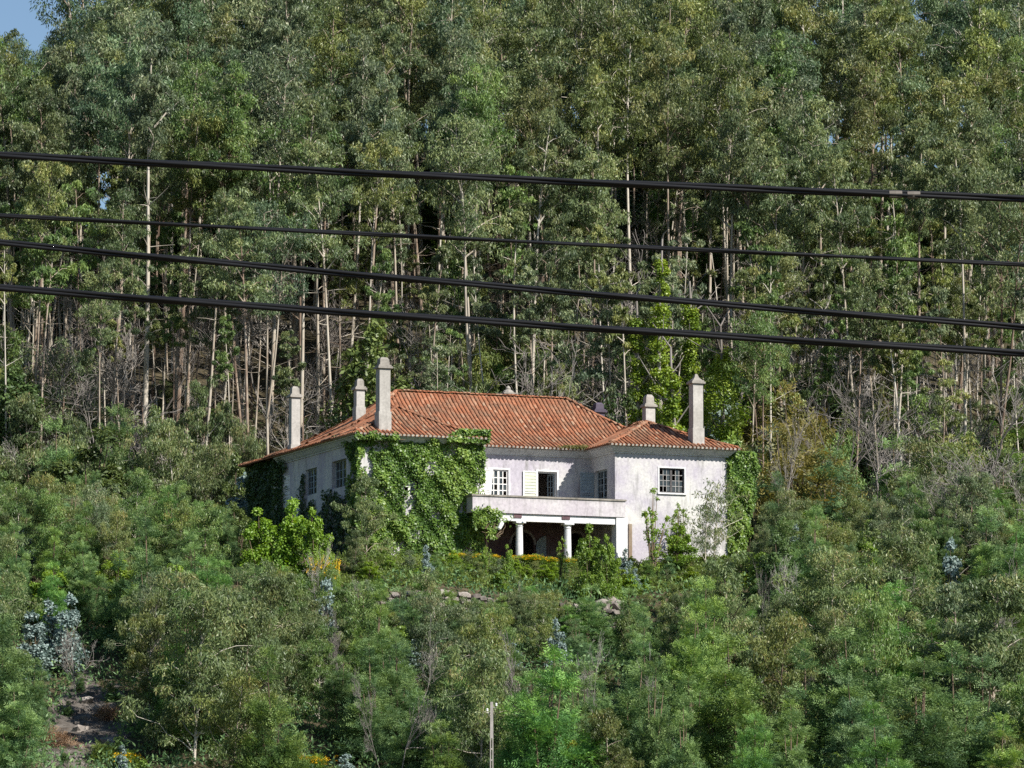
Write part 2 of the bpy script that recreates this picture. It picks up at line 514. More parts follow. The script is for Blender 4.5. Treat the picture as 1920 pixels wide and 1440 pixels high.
def wall(name, o, a, n, length, z0, z1, holes=(), th=0.32, mat='plaster', label=None):
    """a wall from o along unit vector a (uv plane), outer face at o, thickness inwards along -n"""
    sx = sorted({0, length, *[h[0] for h in holes], *[h[1] for h in holes]})
    sz = sorted({z0, z1, *[h[2] for h in holes], *[h[3] for h in holes]})
    def hole(i, j):
        if i < 0 or j < 0 or i >= len(sx) - 1 or j >= len(sz) - 1:
            return True
        cx, cz = (sx[i] + sx[i + 1]) / 2, (sz[j] + sz[j + 1]) / 2
        return any(h[0] < cx < h[1] and h[2] < cz < h[3] for h in holes)
    b = MB()
    def P(s, d, z):
        return (o[0] + a[0] * s - n[0] * d, o[1] + a[1] * s - n[1] * d, z)
    for i in range(len(sx) - 1):
        for j in range(len(sz) - 1):
            if hole(i, j):
                continue
            x0, x1, w0, w1 = sx[i], sx[i + 1], sz[j], sz[j + 1]
            b.add([P(x0, 0, w0), P(x1, 0, w0), P(x1, 0, w1), P(x0, 0, w1)], [[0, 1, 2, 3]])
            b.add([P(x0, th, w0), P(x1, th, w0), P(x1, th, w1), P(x0, th, w1)], [[3, 2, 1, 0]])
            if hole(i - 1, j): b.add([P(x0, 0, w0), P(x0, 0, w1), P(x0, th, w1), P(x0, th, w0)], [[0, 1, 2, 3]])
            if hole(i + 1, j): b.add([P(x1, 0, w0), P(x1, 0, w1), P(x1, th, w1), P(x1, th, w0)], [[3, 2, 1, 0]])
            if hole(i, j - 1): b.add([P(x0, 0, w0), P(x1, 0, w0), P(x1, th, w0), P(x0, th, w0)], [[3, 2, 1, 0]])
            if hole(i, j + 1): b.add([P(x0, 0, w1), P(x1, 0, w1), P(x1, th, w1), P(x0, th, w1)], [[0, 1, 2, 3]])
    return b.obj(name, M[mat], house, label=label)

ZT = 6.98
UL, UR, RC0, RC1, VR = 0.0, 22.4, 6.9, 15.4, 3.5       # left, right, recess left/right, recess depth
VB = 15.0
wall('wall', (UL, 0), (1, 0), (0, -1), 6.9, -1.5, ZT, [(2.3, 3.6, 3.6, 5.7)])                                    # left wing front
wall('wall', (UL, 19.0), (0, -1), (-1, 0), 19.0 - 0.32, -1.5, ZT,
     [(14.35, 16.75, 4.3, 5.85), (9.9, 11.8, 4.3, 5.8), (5.9, 7.1, 3.9, 5.8), (4.1, 5.0, 3.9, 5.6)])              # left side
wall('wall', (RC0, 0.32), (0, 1), (1, 0), VR - 0.32, -1.5, ZT)                                                    # left wing reveal
wall('wall', (RC0, VR), (1, 0), (0, -1), RC1 - RC0, 2.9, ZT, [(9.10 - RC0, 10.28 - RC0, 2.95, 5.67), (12.09 - RC0, 13.28 - RC0, 2.95, 5.66)])
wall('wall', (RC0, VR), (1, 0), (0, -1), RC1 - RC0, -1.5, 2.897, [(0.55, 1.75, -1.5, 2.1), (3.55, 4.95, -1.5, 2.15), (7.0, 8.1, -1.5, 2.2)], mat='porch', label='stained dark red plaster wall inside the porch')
wall('wall', (RC1, VR), (0, -1), (-1, 0), VR - 0.32, -1.5, ZT, [(0.56, 2.36, 2.95, 5.72)])                       # right wing reveal
wall('wall', (RC1, 0), (1, 0), (0, -1), UR - RC1, -1.5, ZT, [(18.15 - RC1, 19.71 - RC1, 4.36, 5.77)])            # right wing front
wall('wall', (UR, 0.32), (0, 1), (1, 0), VB - 0.32, -1.5, ZT)
wall('wall', (UR - 0.32, VB), (-1, 0), (0, 1), UR - 0.32 - 7.2, -1.5, ZT)
wall('wall', (7.2, VB), (0, 1), (1, 0), 4.0 - 0.32, -1.5, ZT)
wall('wall', (7.2, 19.0), (-1, 0), (0, 1), 6.88, -1.5, ZT)
b = MB()
b.box((0.33, 3.85, 2.78), (22.07, 14.66, 2.9))
b.box((0.33, 0.33, 2.78), (6.57, 3.84, 2.9))
b.box((15.73, 0.33, 2.78), (22.07, 3.84, 2.9))
b.obj('upper_floor', M['inside'], house)
b = MB()
b.box((0.33, 7.6, 2.91), (22.07, 7.75, 6.9))
b.box((0.33, 7.6, -0.5), (22.07, 7.75, 2.77))
b.box((7.0, 3.85, -0.5), (7.15, 7.59, 2.77))
b.obj('inner_wall', M['inside'], house)

# cornice round the walls
per = [(0, 19.0), (0, 0), (6.9, 0), (6.9, 3.5), (15.4, 3.5), (15.4, 0), (22.4, 0), (22.4, 15.0)]
prof = [(0.003, 6.52), (0.07, 6.52), (0.09, 6.58), (0.16, 6.62), (0.36, 6.82), (0.44, 6.84), (0.44, 6.975), (0.003, 6.975)]
def offs(i, d):
    p = np.array(per[i], float)
    def nm(a, c):
        e = np.array(c, float) - np.array(a, float)
        e /= np.linalg.norm(e)
        return np.array([e[1], -e[0]])
    if i == 0: m = nm(per[0], per[1])
    elif i == len(per) - 1: m = nm(per[-2], per[-1])
    else:
        n1, n2 = nm(per[i - 1], per[i]), nm(per[i], per[i + 1])
        m = (n1 + n2) / (1 + n1 @ n2)
    return p + m * d
for i in range(len(per) - 1):
    if i == 0: per_a = True
    b = MB()
    vv = []
    for k in (i, i + 1):
        for d, z in prof:
            p = offs(k, d)
            if i == 0 and k == 0: p = p + np.array([0, -5.4])
            vv.append((p[0], p[1], z))
    n_ = len(prof)
    b.add(vv, [[j, n_ + j, n_ + (j + 1) % n_, (j + 1) % n_][::-1] for j in range(n_)] + [list(range(n_)), list(range(n_, 2 * n_))[::-1]])
    b.obj('cornice', M['cornice'], house)

# ---- tiled roofs: one height field per hip, tiles laid along each slope
ZE = 7.0
class Hip:
    def __init__(s, u0, u1, v0, v1, m, rise, flare):
        s.r, s.m, s.rise, s.fl = (u0, u1, v0, v1), m, rise, flare
    def g(s, t):
        t = np.clip(t, 0, 1)
        return (1 - s.fl) * t + s.fl * t * t
    def z(s, u, v):
        u0, u1, v0, v1 = s.r
        d = np.minimum(np.minimum(u - u0, u1 - u), np.minimum(v - v0, v1 - v))
        return np.where(d >= -1e-6, ZE + s.rise * s.g(d / s.m), -99)
roofs = {'main': Hip(-0.62, 22.3, 2.88, 15.08, 6.1, 3.6, 0.42), 'left': Hip(-0.60, 7.38, -0.62, 9.0, 3.99, 2.0, 0.25),
         'right': Hip(14.82, 23.0, -0.62, 9.0, 4.09, 1.78, 0.15), 'rear': Hip(-0.61, 7.8, 10.0, 19.5, 4.2, 1.15, 0.2)}
def other_z(k, u, v):
    z = np.full(np.shape(u), -99.0)
    for kk, h in roofs.items():
        if kk != k:
            z = np.maximum(z, h.z(u, v))
    return z

# one barrel tile, narrow end up the slope (local y), convex up
TL_ = 0.46
def barrel(r0, r1, ln, seg=5):
    v, f = [], []
    for y, r in ((0, r0), (ln, r1)):
        for k in range(seg + 1):
            a = math.pi * k / seg
            v.append((-math.cos(a) * r, y, math.sin(a) * r * 0.62))
    for k in range(seg):
        f.append([k, k + 1, seg + 2 + k, seg + 1 + k])
    f.append(list(range(seg + 1))[::-1])                # closed lower end
    return v, f
bv, bf = barrel(0.097, 0.080, TL_)
tile_me = mesh_np('roof_tile', bv, bf, M['tile'])
bv2, bf2 = barrel(0.15, 0.13, 0.44)
ridge_me = mesh_np('ridge_tile', bv2, bf2, M['tile'])
mb_ = MB(); mb_.lathe([(0.0, -0.01), (0.085, -0.01), (0.085, 0.03), (0.0, 0.03)], n=8)
trng = np.random.default_rng(11)
roof_obj, all_tiles, rest = {}, [], {k: [] for k in roofs}
for k, h in roofs.items():
    u0, u1, v0, v1 = h.r
    du = np.linspace(u0, u1, int((u1 - u0) / 0.3) + 1)
    dv = np.linspace(v0, v1, int((v1 - v0) / 0.3) + 1)
    # exact hip lines need a grid that follows them: add the hip offsets
    A, B = np.meshgrid(du, dv)
    Zr = h.z(np.clip(A, u0, u1), np.clip(B, v0, v1))
    nn, mm = len(du), len(dv)
    i_, j_ = np.meshgrid(np.arange(nn - 1), np.arange(mm - 1))
    q = (j_ * nn + i_)
    cu, cv = (A[:-1, :-1] + A[1:, 1:]) / 2, (B[:-1, :-1] + B[1:, 1:]) / 2
    keep = (h.z(cu, cv) > other_z(k, cu, cv) - 0.25)
    quads = np.stack([q, q + 1, q + 1 + nn, q + nn], -1)[keep]
    vt = np.stack([A, B, Zr - 0.02], -1).reshape(-1, 3)
    vb = vt - np.array([0, 0, 0.07])
    nV = len(vt)
    edge = []
    for seq in ([(0, c) for c in range(nn)], [(r, nn - 1) for r in range(mm)], [(mm - 1, c) for c in range(nn)][::-1], [(r, 0) for r in range(mm)][::-1]):
        for (r1_, c1), (r2_, c2) in zip(seq, seq[1:]):
            cu_, cv_ = (A[r1_, c1] + A[r2_, c2]) / 2, (B[r1_, c1] + B[r2_, c2]) / 2
            if other_z(k, np.array(cu_), np.array(cv_)) < ZE + 0.2:
                a_, b_ = r1_ * nn + c1, r2_ * nn + c2
                edge.append([a_, a_ + nV, b_ + nV, b_])
    fs = np.concatenate([quads, quads[:, ::-1] + nV, np.array(edge).reshape(-1, 4)])
    lbl = {'main': 'main hip roof of red barrel tiles with a long ridge', 'left': 'small hip roof over the ivy covered left wing', 'right': 'small pyramid roof over the right wing', 'rear': 'low tiled roof at the rear left corner'}[k]
    ro = link('roof', mesh_np('roof_deck', np.concatenate([vt, vb]), fs, M['tile']), house, label=lbl)
    roof_obj[k] = ro
    # tiles
    SP, ROW = 0.25, 0.36
    for side in range(4):                               # front, right, back, left
        along = (u1 - u0) if side in (0, 2) else (v1 - v0)
        nc = int(along / SP)
        for c in range(nc):
            s = (c + 0.5) * along / nc
            dmax = min(s, along - s, h.m)
            d, first = 0.0, True
            while d < dmax - 0.05:
                t = np.array([d, d + 0.3]) / h.m
                zz = ZE + h.rise * h.g(t)
                sl = math.atan2(zz[1] - zz[0], 0.3)
                if side == 0: p, up = (u0 + s, v0 + d), (0, 1)
                elif side == 1: p, up = (u1 - d, v0 + s), (-1, 0)
                elif side == 2: p, up = (u1 - s, v1 - d), (0, -1)
                else: p, up = (u0 + d, v1 - s), (1, 0)
                mid = (p[0] + up[0] * 0.2, p[1] + up[1] * 0.2)
                if float(h.z(np.array(mid[0]), np.array(mid[1]))) > float(other_z(k, np.array(mid[0]), np.array(mid[1]))) - 0.03:
                    yv = Vector((up[0] * math.cos(sl), up[1] * math.cos(sl), math.sin(sl)))
                    xv = Vector((up[1], -up[0], 0))
                    zv = xv.cross(yv)
                    j1, j2 = trng.normal(0, 0.02), trng.normal(0, 0.012)
                    yv2 = (yv + xv * j1 + zv * (0.035 + j2)).normalized()
                    xv2 = (xv - yv2 * xv.dot(yv2)).normalized()
                    zv2 = xv2.cross(yv2)
                    lift = -0.06 if first else 0.0
                    o_ = Vector((p[0] + trng.normal(0, 0.008), p[1] + trng.normal(0, 0.008), zz[0] + 0.0)) + yv * lift
                    Mx = Matrix(((xv2.x, yv2.x, zv2.x, o_.x), (xv2.y, yv2.y, zv2.y, o_.y), (xv2.z, yv2.z, zv2.z, o_.z), (0, 0, 0, 1)))
                    if side == 0 or (side in (1, 3) and first) or True:
                        all_tiles.append((k, side, first, o_.copy(), Mx))
                d += ROW * math.cos(sl)
                first = False
# the 300 front tiles nearest the lens are pieces of their own, the rest one mesh per roof
fr = [i for i, t in enumerate(all_tiles) if t[1] == 0 and t[0] in ('main', 'left', 'right')]
fr.sort(key=lambda i: all_tiles[i][3].y * CU + all_tiles[i][3].x * SU)
single = set(fr[:300])
for i, (k, side, first, o_, Mx) in enumerate(all_tiles):
    if i in single:
        o = link('roof_tile', tile_me, roof_obj[k])
        o.matrix_local = Mx
    else:
        rest[k].append(np.array(Mx))
for k, ms in rest.items():
    ms = np.array(ms)
    v = np.array(bv)
    vh = np.concatenate([v, np.ones((len(v), 1))], 1)
    allv = np.einsum('nij,vj->nvi', ms, vh)[:, :, :3].reshape(-1, 3)
    off = (np.arange(len(ms)) * len(v))
    fq = [[int(a) + i for i in f] for a in off for f in bf]
    link('roof_tiles', mesh_np('roof_tiles', allv, fq, M['tile']), roof_obj[k], kind='stuff')
# white mortar plugs under the eave tiles
for k in ('main', 'left', 'right', 'rear'):
    b = MB()
    for (kk, side, first, o_, Mx) in all_tiles:
        if kk == k and first and side == 0:
            A_ = Mx @ Matrix.Translation((0, -0.012, 0))
            b.box((-0.062, -0.0, -0.085), (0.062, 0.09, 0.02), A_)
    b.obj('eave_mortar', M['mortar'], roof_obj[k], kind='stuff')
# ridge tiles along ridges and hips
def ridge_line(k, p0, p1):
    h = roofs[k]
    n = int(np.linalg.norm(np.array(p1) - np.array(p0)) / 0.40)
    for i in range(n):
        a = np.array(p0) + (np.array(p1) - np.array(p0)) * i / n
        c = np.array(p0) + (np.array(p1) - np.array(p0)) * (i + 1) / n
        za, zc = float(h.z(np.array(a[0]), np.array(a[1]))), float(h.z(np.array(c[0]), np.array(c[1])))
        if za < float(other_z(k, np.array(a[0]), np.array(a[1]))) - 0.02:
            continue
        y = Vector((c[0] - a[0], c[1] - a[1], zc - za)).normalized()
        x = y.cross(Vector((0, 0, 1))).normalized()
        z = x.cross(y)
        y = (y + z * 0.04).normalized()
        z = x.cross(y)
        o = link('ridge_tile', ridge_me, roof_obj[k])
        o.matrix_local = Matrix(((x.x, y.x, z.x, a[0]), (x.y, y.y, z.y, a[1]), (x.z, y.z, z.z, za + 0.03 + trng.normal(0, 0.008)), (0, 0, 0, 1)))
for k, h in roofs.items():
    u0, u1, v0, v1 = h.r
    e = 0.12
    m = h.m
    if (u1 - u0) > (v1 - v0):
        ra, rb = (u0 + m, (v0 + v1) / 2), (u1 - m, (v0 + v1) / 2)
        ridge_line(k, ra, rb)
        ridge_line(k, (u0 + e, v0 + e), ra); ridge_line(k, (u0 + e, v1 - e), ra)
        ridge_line(k, (u1 - e, v0 + e), rb); ridge_line(k, (u1 - e, v1 - e), rb)
    else:
        ra, rb = ((u0 + u1) / 2, v0 + m), ((u0 + u1) / 2, v1 - m)
        ridge_line(k, ra, rb)
        ridge_line(k, (u0 + e, v0 + e), ra); ridge_line(k, (u1 - e, v0 + e), ra)
        ridge_line(k, (u0 + e, v1 - e), rb); ridge_line(k, (u1 - e, v1 - e), rb)

# ---- chimneys
def chimney(u0, u1, v0, v1, zb, zs, zc, label, mat='chimney', cmat='chimcap', plinth=None, style=0):
    b = MB()
    b.box((u0, v0, zb), (u1, v1, zs))
    if plinth:
        b.box((u0 - 0.05, v0 - 0.05, zb), (u1 + 0.05, v1 + 0.05, plinth))
    s = b.obj('chimney', M[mat], house, label=label)
    c = MB()
    c.box((u0 - 0.11, v0 - 0.11, zs + 0.003), (u1 + 0.11, v1 + 0.11, zs + 0.12))
    c.box((u0 - 0.05, v0 - 0.05, zs + 0.12), (u1 + 0.05, v1 + 0.05, zs + 0.2))
    cu, cv = (u0 + u1) / 2, (v0 + v1) / 2
    w, d = (u1 - u0) / 2, (v1 - v0) / 2
    hh = zc - zs - 0.2
    def fr_(a0, z0, a1, z1):
        c.add([(cu - w * a0, cv - d * a0, z0), (cu + w * a0, cv - d * a0, z0), (cu + w * a0, cv + d * a0, z0), (cu - w * a0, cv + d * a0, z0),
               (cu - w * a1, cv - d * a1, z1), (cu + w * a1, cv - d * a1, z1), (cu + w * a1, cv + d * a1, z1), (cu - w * a1, cv + d * a1, z1)],
              [[0, 3, 2, 1], [4, 5, 6, 7], [0, 1, 5, 4], [1, 2, 6, 5], [2, 3, 7, 6], [3, 0, 4, 7]])
    if style == 0:
        fr_(0.88, zs + 0.2, 0.82, zs + 0.2 + hh * 0.72)
        fr_(0.82, zs + 0.2 + hh * 0.72, 0.52, zc)
    else:                                               # pyramid top with a spike
        fr_(0.95, zs + 0.2, 0.45, zs + 0.2 + hh * 0.45)
        fr_(0.45, zs + 0.2 + hh * 0.45, 0.2, zc)
    c.obj('chimney_cap', M[cmat], s)
    return s
chimney(1.14, 1.78, 0.0, 0.62, 7.02, 10.72, 11.36, 'tallest chimney above the ivy covered front wing', plinth=8.3)
chimney(2.94, 3.44, 8.7, 9.2, 8.0, 10.55, 11.2, 'short chimney on the slope behind the tallest one', plinth=9.55)
chimney(0.02, 0.55, 11.7, 12.2, 6.99, 10.3, 10.95, 'slim pale chimney at the left eave', plinth=7.55)
chimney(18.05, 18.65, 9.0, 9.6, 8.0, 9.9, 10.5, 'purplish dark chimney between the roofs', mat='purplish', cmat='purplish')
chimney(21.25, 21.85, 8.9, 9.45, 7.0, 10.35, 11.1, 'chimney behind the right wing roof', plinth=9.3)
chimney(20.3, 20.92, 0.0, 0.6, 7.02, 10.72, 11.30, 'tall chimney at the front of the right wing', plinth=8.15, style=1)
b = MB()
b.box((12.35, 9.1, 10.3), (12.95, 9.7, 10.75))
b.box((12.2, 8.95, 10.75), (13.1, 9.85, 10.83))
b.lathe([(0.36, 10.83), (0.30, 10.95), (0.14, 11.05), (0.16, 11.12), (0.09, 11.22), (0.02, 11.28)], (12.65, 9.4, 0), 10)
b.obj('ridge_vent', M['chimcap'], house, label='small capped vent on the main ridge')

# ---- balcony, porch
b = MB()
b.box((6.28, -1.10, 2.76), (15.56, -0.90, 3.66))
b.box((6.28, -0.897, 2.76), (6.48, -0.003, 3.66))
b.box((15.36, -0.897, 2.76), (15.56, -0.003, 3.66))
bal = b.obj('balcony', M['parapet'], house, label='long lilac balcony parapet with a dark stained coping')
b = MB()
b.box((6.22, -1.16, 3.663), (15.62, -0.84, 3.76))
b.box((6.22, -0.837, 3.663), (6.54, -0.003, 3.76))
b.box((15.30, -0.837, 3.663), (15.62, -0.003, 3.76))
b.obj('coping', M['coping'], bal)
b = MB()
b.box((6.93, -0.897, 2.74), (15.355, 3.49, 2.9))
b.obj('balcony_floor', M['chimcap'], bal)
b = MB()
b.box((6.93, -0.98, 2.34), (15.02, -0.62, 2.735))
b.obj('porch_beam', M['whitewash'], house)
for cu in (9.21, 12.14):
    b = MB()
    b.lathe([(0.27, -0.9), (0.27, 0.05), (0.235, 0.08), (0.225, 0.14), (0.21, 0.18), (0.205, 1.0), (0.185, 2.0), (0.19, 2.02), (0.215, 2.06), (0.19, 2.1), (0.2, 2.14), (0.26, 2.21), (0.26, 2.235)], (cu, -0.8, 0), 14)
    b.box((cu - 0.29, -1.09, 2.237), (cu + 0.29, -0.51, 2.335))
    b.obj('column', M['whitewash'], house, smooth=False)
    b = MB()
    b.box((cu - 0.42, -1.03, 2.52), (cu + 0.06, -0.985, 2.735))
    b.obj('broken_render', M['porch'], house)
b = MB()
b.box((15.02, -1.06, -0.9), (15.70, -0.36, 2.735))
b.obj('pier', M['whitewash'], house)
b = MB()
b.box((16.22, -0.07, -0.8), (16.42, -0.003, 2.5))
b.obj('wall_strip', M['tan'], house, label='brown vertical strip on the wall beside the pier')  # plain tan slab standing slightly proud of the wall
# arches over the porch doorways
for (a0, a1, zt, leaf) in ((7.45, 8.65, 2.1, False), (10.45, 11.85, 2.15, True), (13.9, 15.0, 2.2, False)):
    b = MB()
    r = (a1 - a0) / 2
    c = (a0 + a1) / 2
    n = 8
    for sgn in (-1, 1):
        pts = [(c + sgn * r, zt)] + [(c + sgn * r * math.cos(math.pi / 2 * i / n), zt - r + r * math.sin(math.pi / 2 * i / n)) for i in range(n + 1)]
        vv = [(x, VR + 0.004, z) for x, z in pts] + [(x, VR + 0.3, z) for x, z in pts]
        k = len(pts)
        b.add(vv, [list(range(k)) if sgn < 0 else list(range(k))[::-1], [k + i for i in range(k)][::-1]] + [[i, (i + 1) % k, k + (i + 1) % k, k + i] for i in range(k)])
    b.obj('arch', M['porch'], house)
    # plaster band round the arch
    b = MB()
    ri, ro_ = r, r + 0.14
    arc = [math.pi * i / 16 for i in range(17)]
    prev = None
    for i in range(16):
        p4 = []
        for (rr, an) in ((ri, arc[i]), (ro_, arc[i]), (ro_, arc[i + 1]), (ri, arc[i + 1])):
            p4.append((c + rr * math.cos(an), zt - r + rr * math.sin(an)))
        vv = [(x, VR - 0.05, z) for x, z in p4] + [(x, VR - 0.003, z) for x, z in p4]
        b.add(vv, [[0, 1, 2, 3], [4, 7, 6, 5], [0, 4, 5, 1], [1, 5, 6, 2], [2, 6, 7, 3], [3, 7, 4, 0]])
    b.obj('arch_band', M['inside'], house)
b = MB()                                               # arched shutter leaf standing open in the porch
pts = [(0.0, -0.8), (0.62, -0.8), (0.62, 1.95)] + [(0.62 - 0.62 * math.sin(math.pi / 2 * i / 6), 1.33 + 0.62 * math.cos(math.pi / 2 * i / 6)) for i in range(1, 7)]
vv = [(11.95 + x, VR - 0.12, z) for x, z in pts] + [(11.95 + x, VR - 0.07, z) for x, z in pts]
k = len(pts)
b.add(vv, [list(range(k)), [k + i for i in range(k)][::-1]] + [[i, k + i, k + (i + 1) % k, (i + 1) % k] for i in range(k)])
sh = b.obj('shutter', M['bluepaint'], house, label='arched blue grey shutter standing open in the porch')
b = MB()
for z in (-0.1, 0.45, 1.0, 1.3):
    b.box((12.02, VR - 0.15, z), (12.5, VR - 0.123, z + 0.06))
b.obj('rail', M['bluepaint'], sh)
# flood lamp at the balcony's underside
b = MB()
Mx = Matrix.Translation((7.95, -1.15, 2.05)) @ Matrix.Rotation(R(28), 4, 'Y')
b.lathe([(0.05, -0.28), (0.11, -0.2), (0.13, 0.05), (0.11, 0.22), (0.05, 0.27)], n=10)
b.v = [tuple(Mx @ Vector(p)) for p in b.v]
b.tube([(7.98, -1.12, 2.25), (8.0, -1.0, 2.5), (8.0, -0.95, 2.74)], [0.025, 0.025, 0.025], 5)
b.obj('lamp', M['porcelain'], house, label='white lamp hanging under the left end of the balcony')

# ---- windows and doors.  frame F: local x along the wall, y outwards, z up
def frame_mat(u, v, ang):
    return Matrix.Translation((u, v, 0)) @ Matrix.Rotation(ang, 4, 'Z')
def window(Fm, w, z0, z1, cols, rows, fmat, gmat, label, bar=0.03, stile=0.07, casements=2, missing=0.0, sill=True, depth=0.12, seed=1):
    r_ = random.Random(seed)
    b = MB()
    t = 0.06
    for (x0, x1, a, c) in ((0, stile, z0, z1), (w - stile, w, z0, z1), (stile, w - stile, z1 - stile, z1), (stile, w - stile, z0, z0 + stile)):
        b.box((x0 + 0.004, -depth - t, a + 0.004), (x1 - 0.004, -depth, c - 0.004), Fm)
    if casements == 2:
        b.box((w / 2 - 0.06, -depth - t - 0.01, z0 + stile), (w / 2 + 0.06, -depth + 0.012, z1 - stile), Fm)
    win = b.obj('window', fmat, house, label=label)
    spans = [(stile, w / 2 - 0.06), (w / 2 + 0.06, w - stile)] if casements == 2 else [(stile, w - stile)]
    for (x0, x1) in spans:
        g = MB()
        for c in range(1, cols):
            x = x0 + (x1 - x0) * c / cols
            g.box((x - bar / 2, -depth - 0.04, z0 + stile), (x + bar / 2, -depth - 0.006, z1 - stile), Fm)
        for c in range(1, rows):
            z = z0 + stile + (z1 - z0 - 2 * stile) * c / rows
            g.box((x0, -depth - 0.045, z - bar / 2), (x1, -depth - 0.009, z + bar / 2), Fm)
        g.obj('glazing_bars', gmat, win)
        for c in range(cols):
            for r in range(rows):
                if r_.random() < missing:
                    continue
                xa, xb = x0 + (x1 - x0) * c / cols + bar / 2, x0 + (x1 - x0) * (c + 1) / cols - bar / 2
                hz = (z1 - z0 - 2 * stile) / rows
                za, zb = z0 + stile + hz * r + bar / 2, z0 + stile + hz * (r + 1) - bar / 2
                p = MB()
                k_ = r_.uniform(-0.006, 0.006)
                vv = [(xa, -depth - 0.03 + k_, za), (xb, -depth - 0.03 - k_, za), (xb, -depth - 0.03, zb), (xa, -depth - 0.03, zb)]
                vv += [(x, y - 0.004, z) for x, y, z in vv]
                p.add([tuple(Fm @ Vector(q)) for q in vv], [[0, 1, 2, 3], [7, 6, 5, 4], [0, 4, 5, 1], [1, 5, 6, 2], [2, 6, 7, 3], [3, 7, 4, 0]])
                p.obj('pane', M['glass'], win)
    return win
def trim(Fm, w, z0, z1, mat, wd=0.09, out=0.03, bottom=False):
    b = MB()
    b.box((-wd, 0.003, z0), (-0.003, out, z1 + wd), Fm)
    b.box((w + 0.003, 0.003, z0), (w + wd, out, z1 + wd), Fm)
    b.box((-0.003, 0.003, z1 + 0.003), (w + 0.003, out, z1 + wd), Fm)
    if bottom:
        b.box((-wd - 0.04, 0.003, z0 - 0.09), (w + wd + 0.04, 0.1, z0 - 0.003), Fm)
    return b.obj('window_surround', M[mat], house)
def shutter(Mx, w, h, fmat, smat, label, slats=14):
    b = MB()
    e, t = 0.075, 0.04
    for (x0, x1, z0, z1) in ((0, e, 0, h), (w - e, w, 0, h), (e, w - e, 0, e), (e, w - e, h - e, h), (e, w - e, h * 0.52, h * 0.52 + e)):
        b.box((x0, 0, z0), (x1, t, z1), Mx)
    s = b.obj('shutter', fmat, house, label=label)
    for i in range(slats):
        z = e + (h - 2 * e) * (i + 0.5) / slats
        if h * 0.51 < z < h * 0.52 + e + 0.02:
            continue
        c = MB()
        k = (h - 2 * e) / slats * 0.62
        c.add([tuple(Mx @ Vector(p)) for p in [(e, 0.036, z - k), (w - e, 0.036, z - k), (w - e, 0.006, z + k), (e, 0.006, z + k),
                                                (e, 0.028, z - k), (w - e, 0.028, z - k), (w - e, -0.002, z + k), (e, -0.002, z + k)]],
              [[0, 1, 2, 3], [7, 6, 5, 4], [0, 4, 5, 1], [1, 5, 6, 2], [2, 6, 7, 3], [3, 7, 4, 0]])
        c.obj('slat', smat, s)
    return s
# a frame whose y looks out of the front (towards -v): rotate pi, x runs right to left; use scale-free helper instead
def front(u, v):        # x along +u, y towards -v
    return Matrix(((1, 0, 0, u), (0, -1, 0, v), (0, 0, 1, 0), (0, 0, 0, 1)))
def left_face(u, v):    # wall facing -u: x along -v, y towards -u
    return Matrix(((0, -1, 0, u), (-1, 0, 0, v), (0, 0, 1, 0), (0, 0, 0, 1)))
wp = M['whitepaint']
window(front(18.15, 0), 1.56, 4.36, 5.77, 3, 4, M['darkwood'], M['iron'], 'dark barred window of the right wing with broken panes', bar=0.032, stile=0.07, missing=0.35, depth=0.1, seed=3)
trim(front(18.15, 0), 1.56, 4.36, 5.77, 'whitewash', 0.08, 0.03, True)
window(front(9.10, VR), 1.18, 2.95, 5.67, 2, 7, wp, wp, 'white glazed balcony door with many small panes', bar=0.05, stile=0.09, missing=0.22, depth=0.06, seed=4)
trim(front(9.10, VR), 1.18, 2.95, 5.67, 'whitewash', 0.10, 0.03)
trim(front(12.09, VR), 1.19, 2.95, 5.66, 'whitewash', 0.10, 0.03)
# broken white shutter hanging askew left of the glazed door
Mx = front(8.36, VR - 0.05) @ Matrix.Translation((0.0, 0, 3.0)) @ Matrix.Rotation(R(5), 4, 'Y')
shutter(Mx @ Matrix.Translation((0.0, 0, 0)), 0.72, 2.72, wp, wp, 'white louvred shutter hanging askew from the glazed balcony door')
shutter(front(11.16, VR - 0.05) @ Matrix.Translation((0, 0, 2.98)), 0.86, 2.68, wp, M['louvre'], 'white shutter with pale green louvres folded back beside the open door')
# open door: frame and a glazed leaf swung inwards
Fd = front(12.09, VR)
b = MB()
b.box((0.004, -0.2, 2.95), (0.07, -0.1, 5.65), Fd)
b.box((1.12, -0.2, 2.95), (1.186, -0.1, 5.65), Fd)
b.box((0.07, -0.2, 5.58), (1.12, -0.1, 5.65), Fd)
dr = b.obj('door', wp, house, label='open balcony door with a dark room behind')
Lf = Matrix.Translation((13.19, VR + 0.2, 0)) @ Matrix.Rotation(R(112), 4, 'Z')
b = MB()
for (x0, x1, z0, z1) in ((0, 0.07, 2.97, 5.57), (0.46, 0.53, 2.97, 5.57), (0.07, 0.46, 2.97, 3.2), (0.07, 0.46, 5.47, 5.57), (0.25, 0.28, 3.2, 5.47)):
    b.box((x0, 0, z0), (x1, 0.04, z1), Lf)
for i in range(1, 7):
    z = 3.2 + 2.27 * i / 7
    b.box((0.07, 0.005, z - 0.015), (0.46, 0.035, z + 0.015), Lf)
b.obj('door_leaf', M['bluepaint'], dr)
# reveal door on the right wing's side
window(left_face(RC1, 2.94), 1.8, 2.95, 5.72, 2, 7, M['bluepaint'], M['bluepaint'], 'shaded glazed door in the side of the right wing', bar=0.03, stile=0.08, missing=0.5, depth=0.18, seed=6)
Ms = Matrix.Translation((RC1 - 0.02, 3.0, 2.98)) @ Matrix.Rotation(R(172), 4, 'Z')
shutter(Ms, 0.82, 2.68, M['bluepaint'], M['bluepaint'], 'blue grey shutter swung out from the side door')
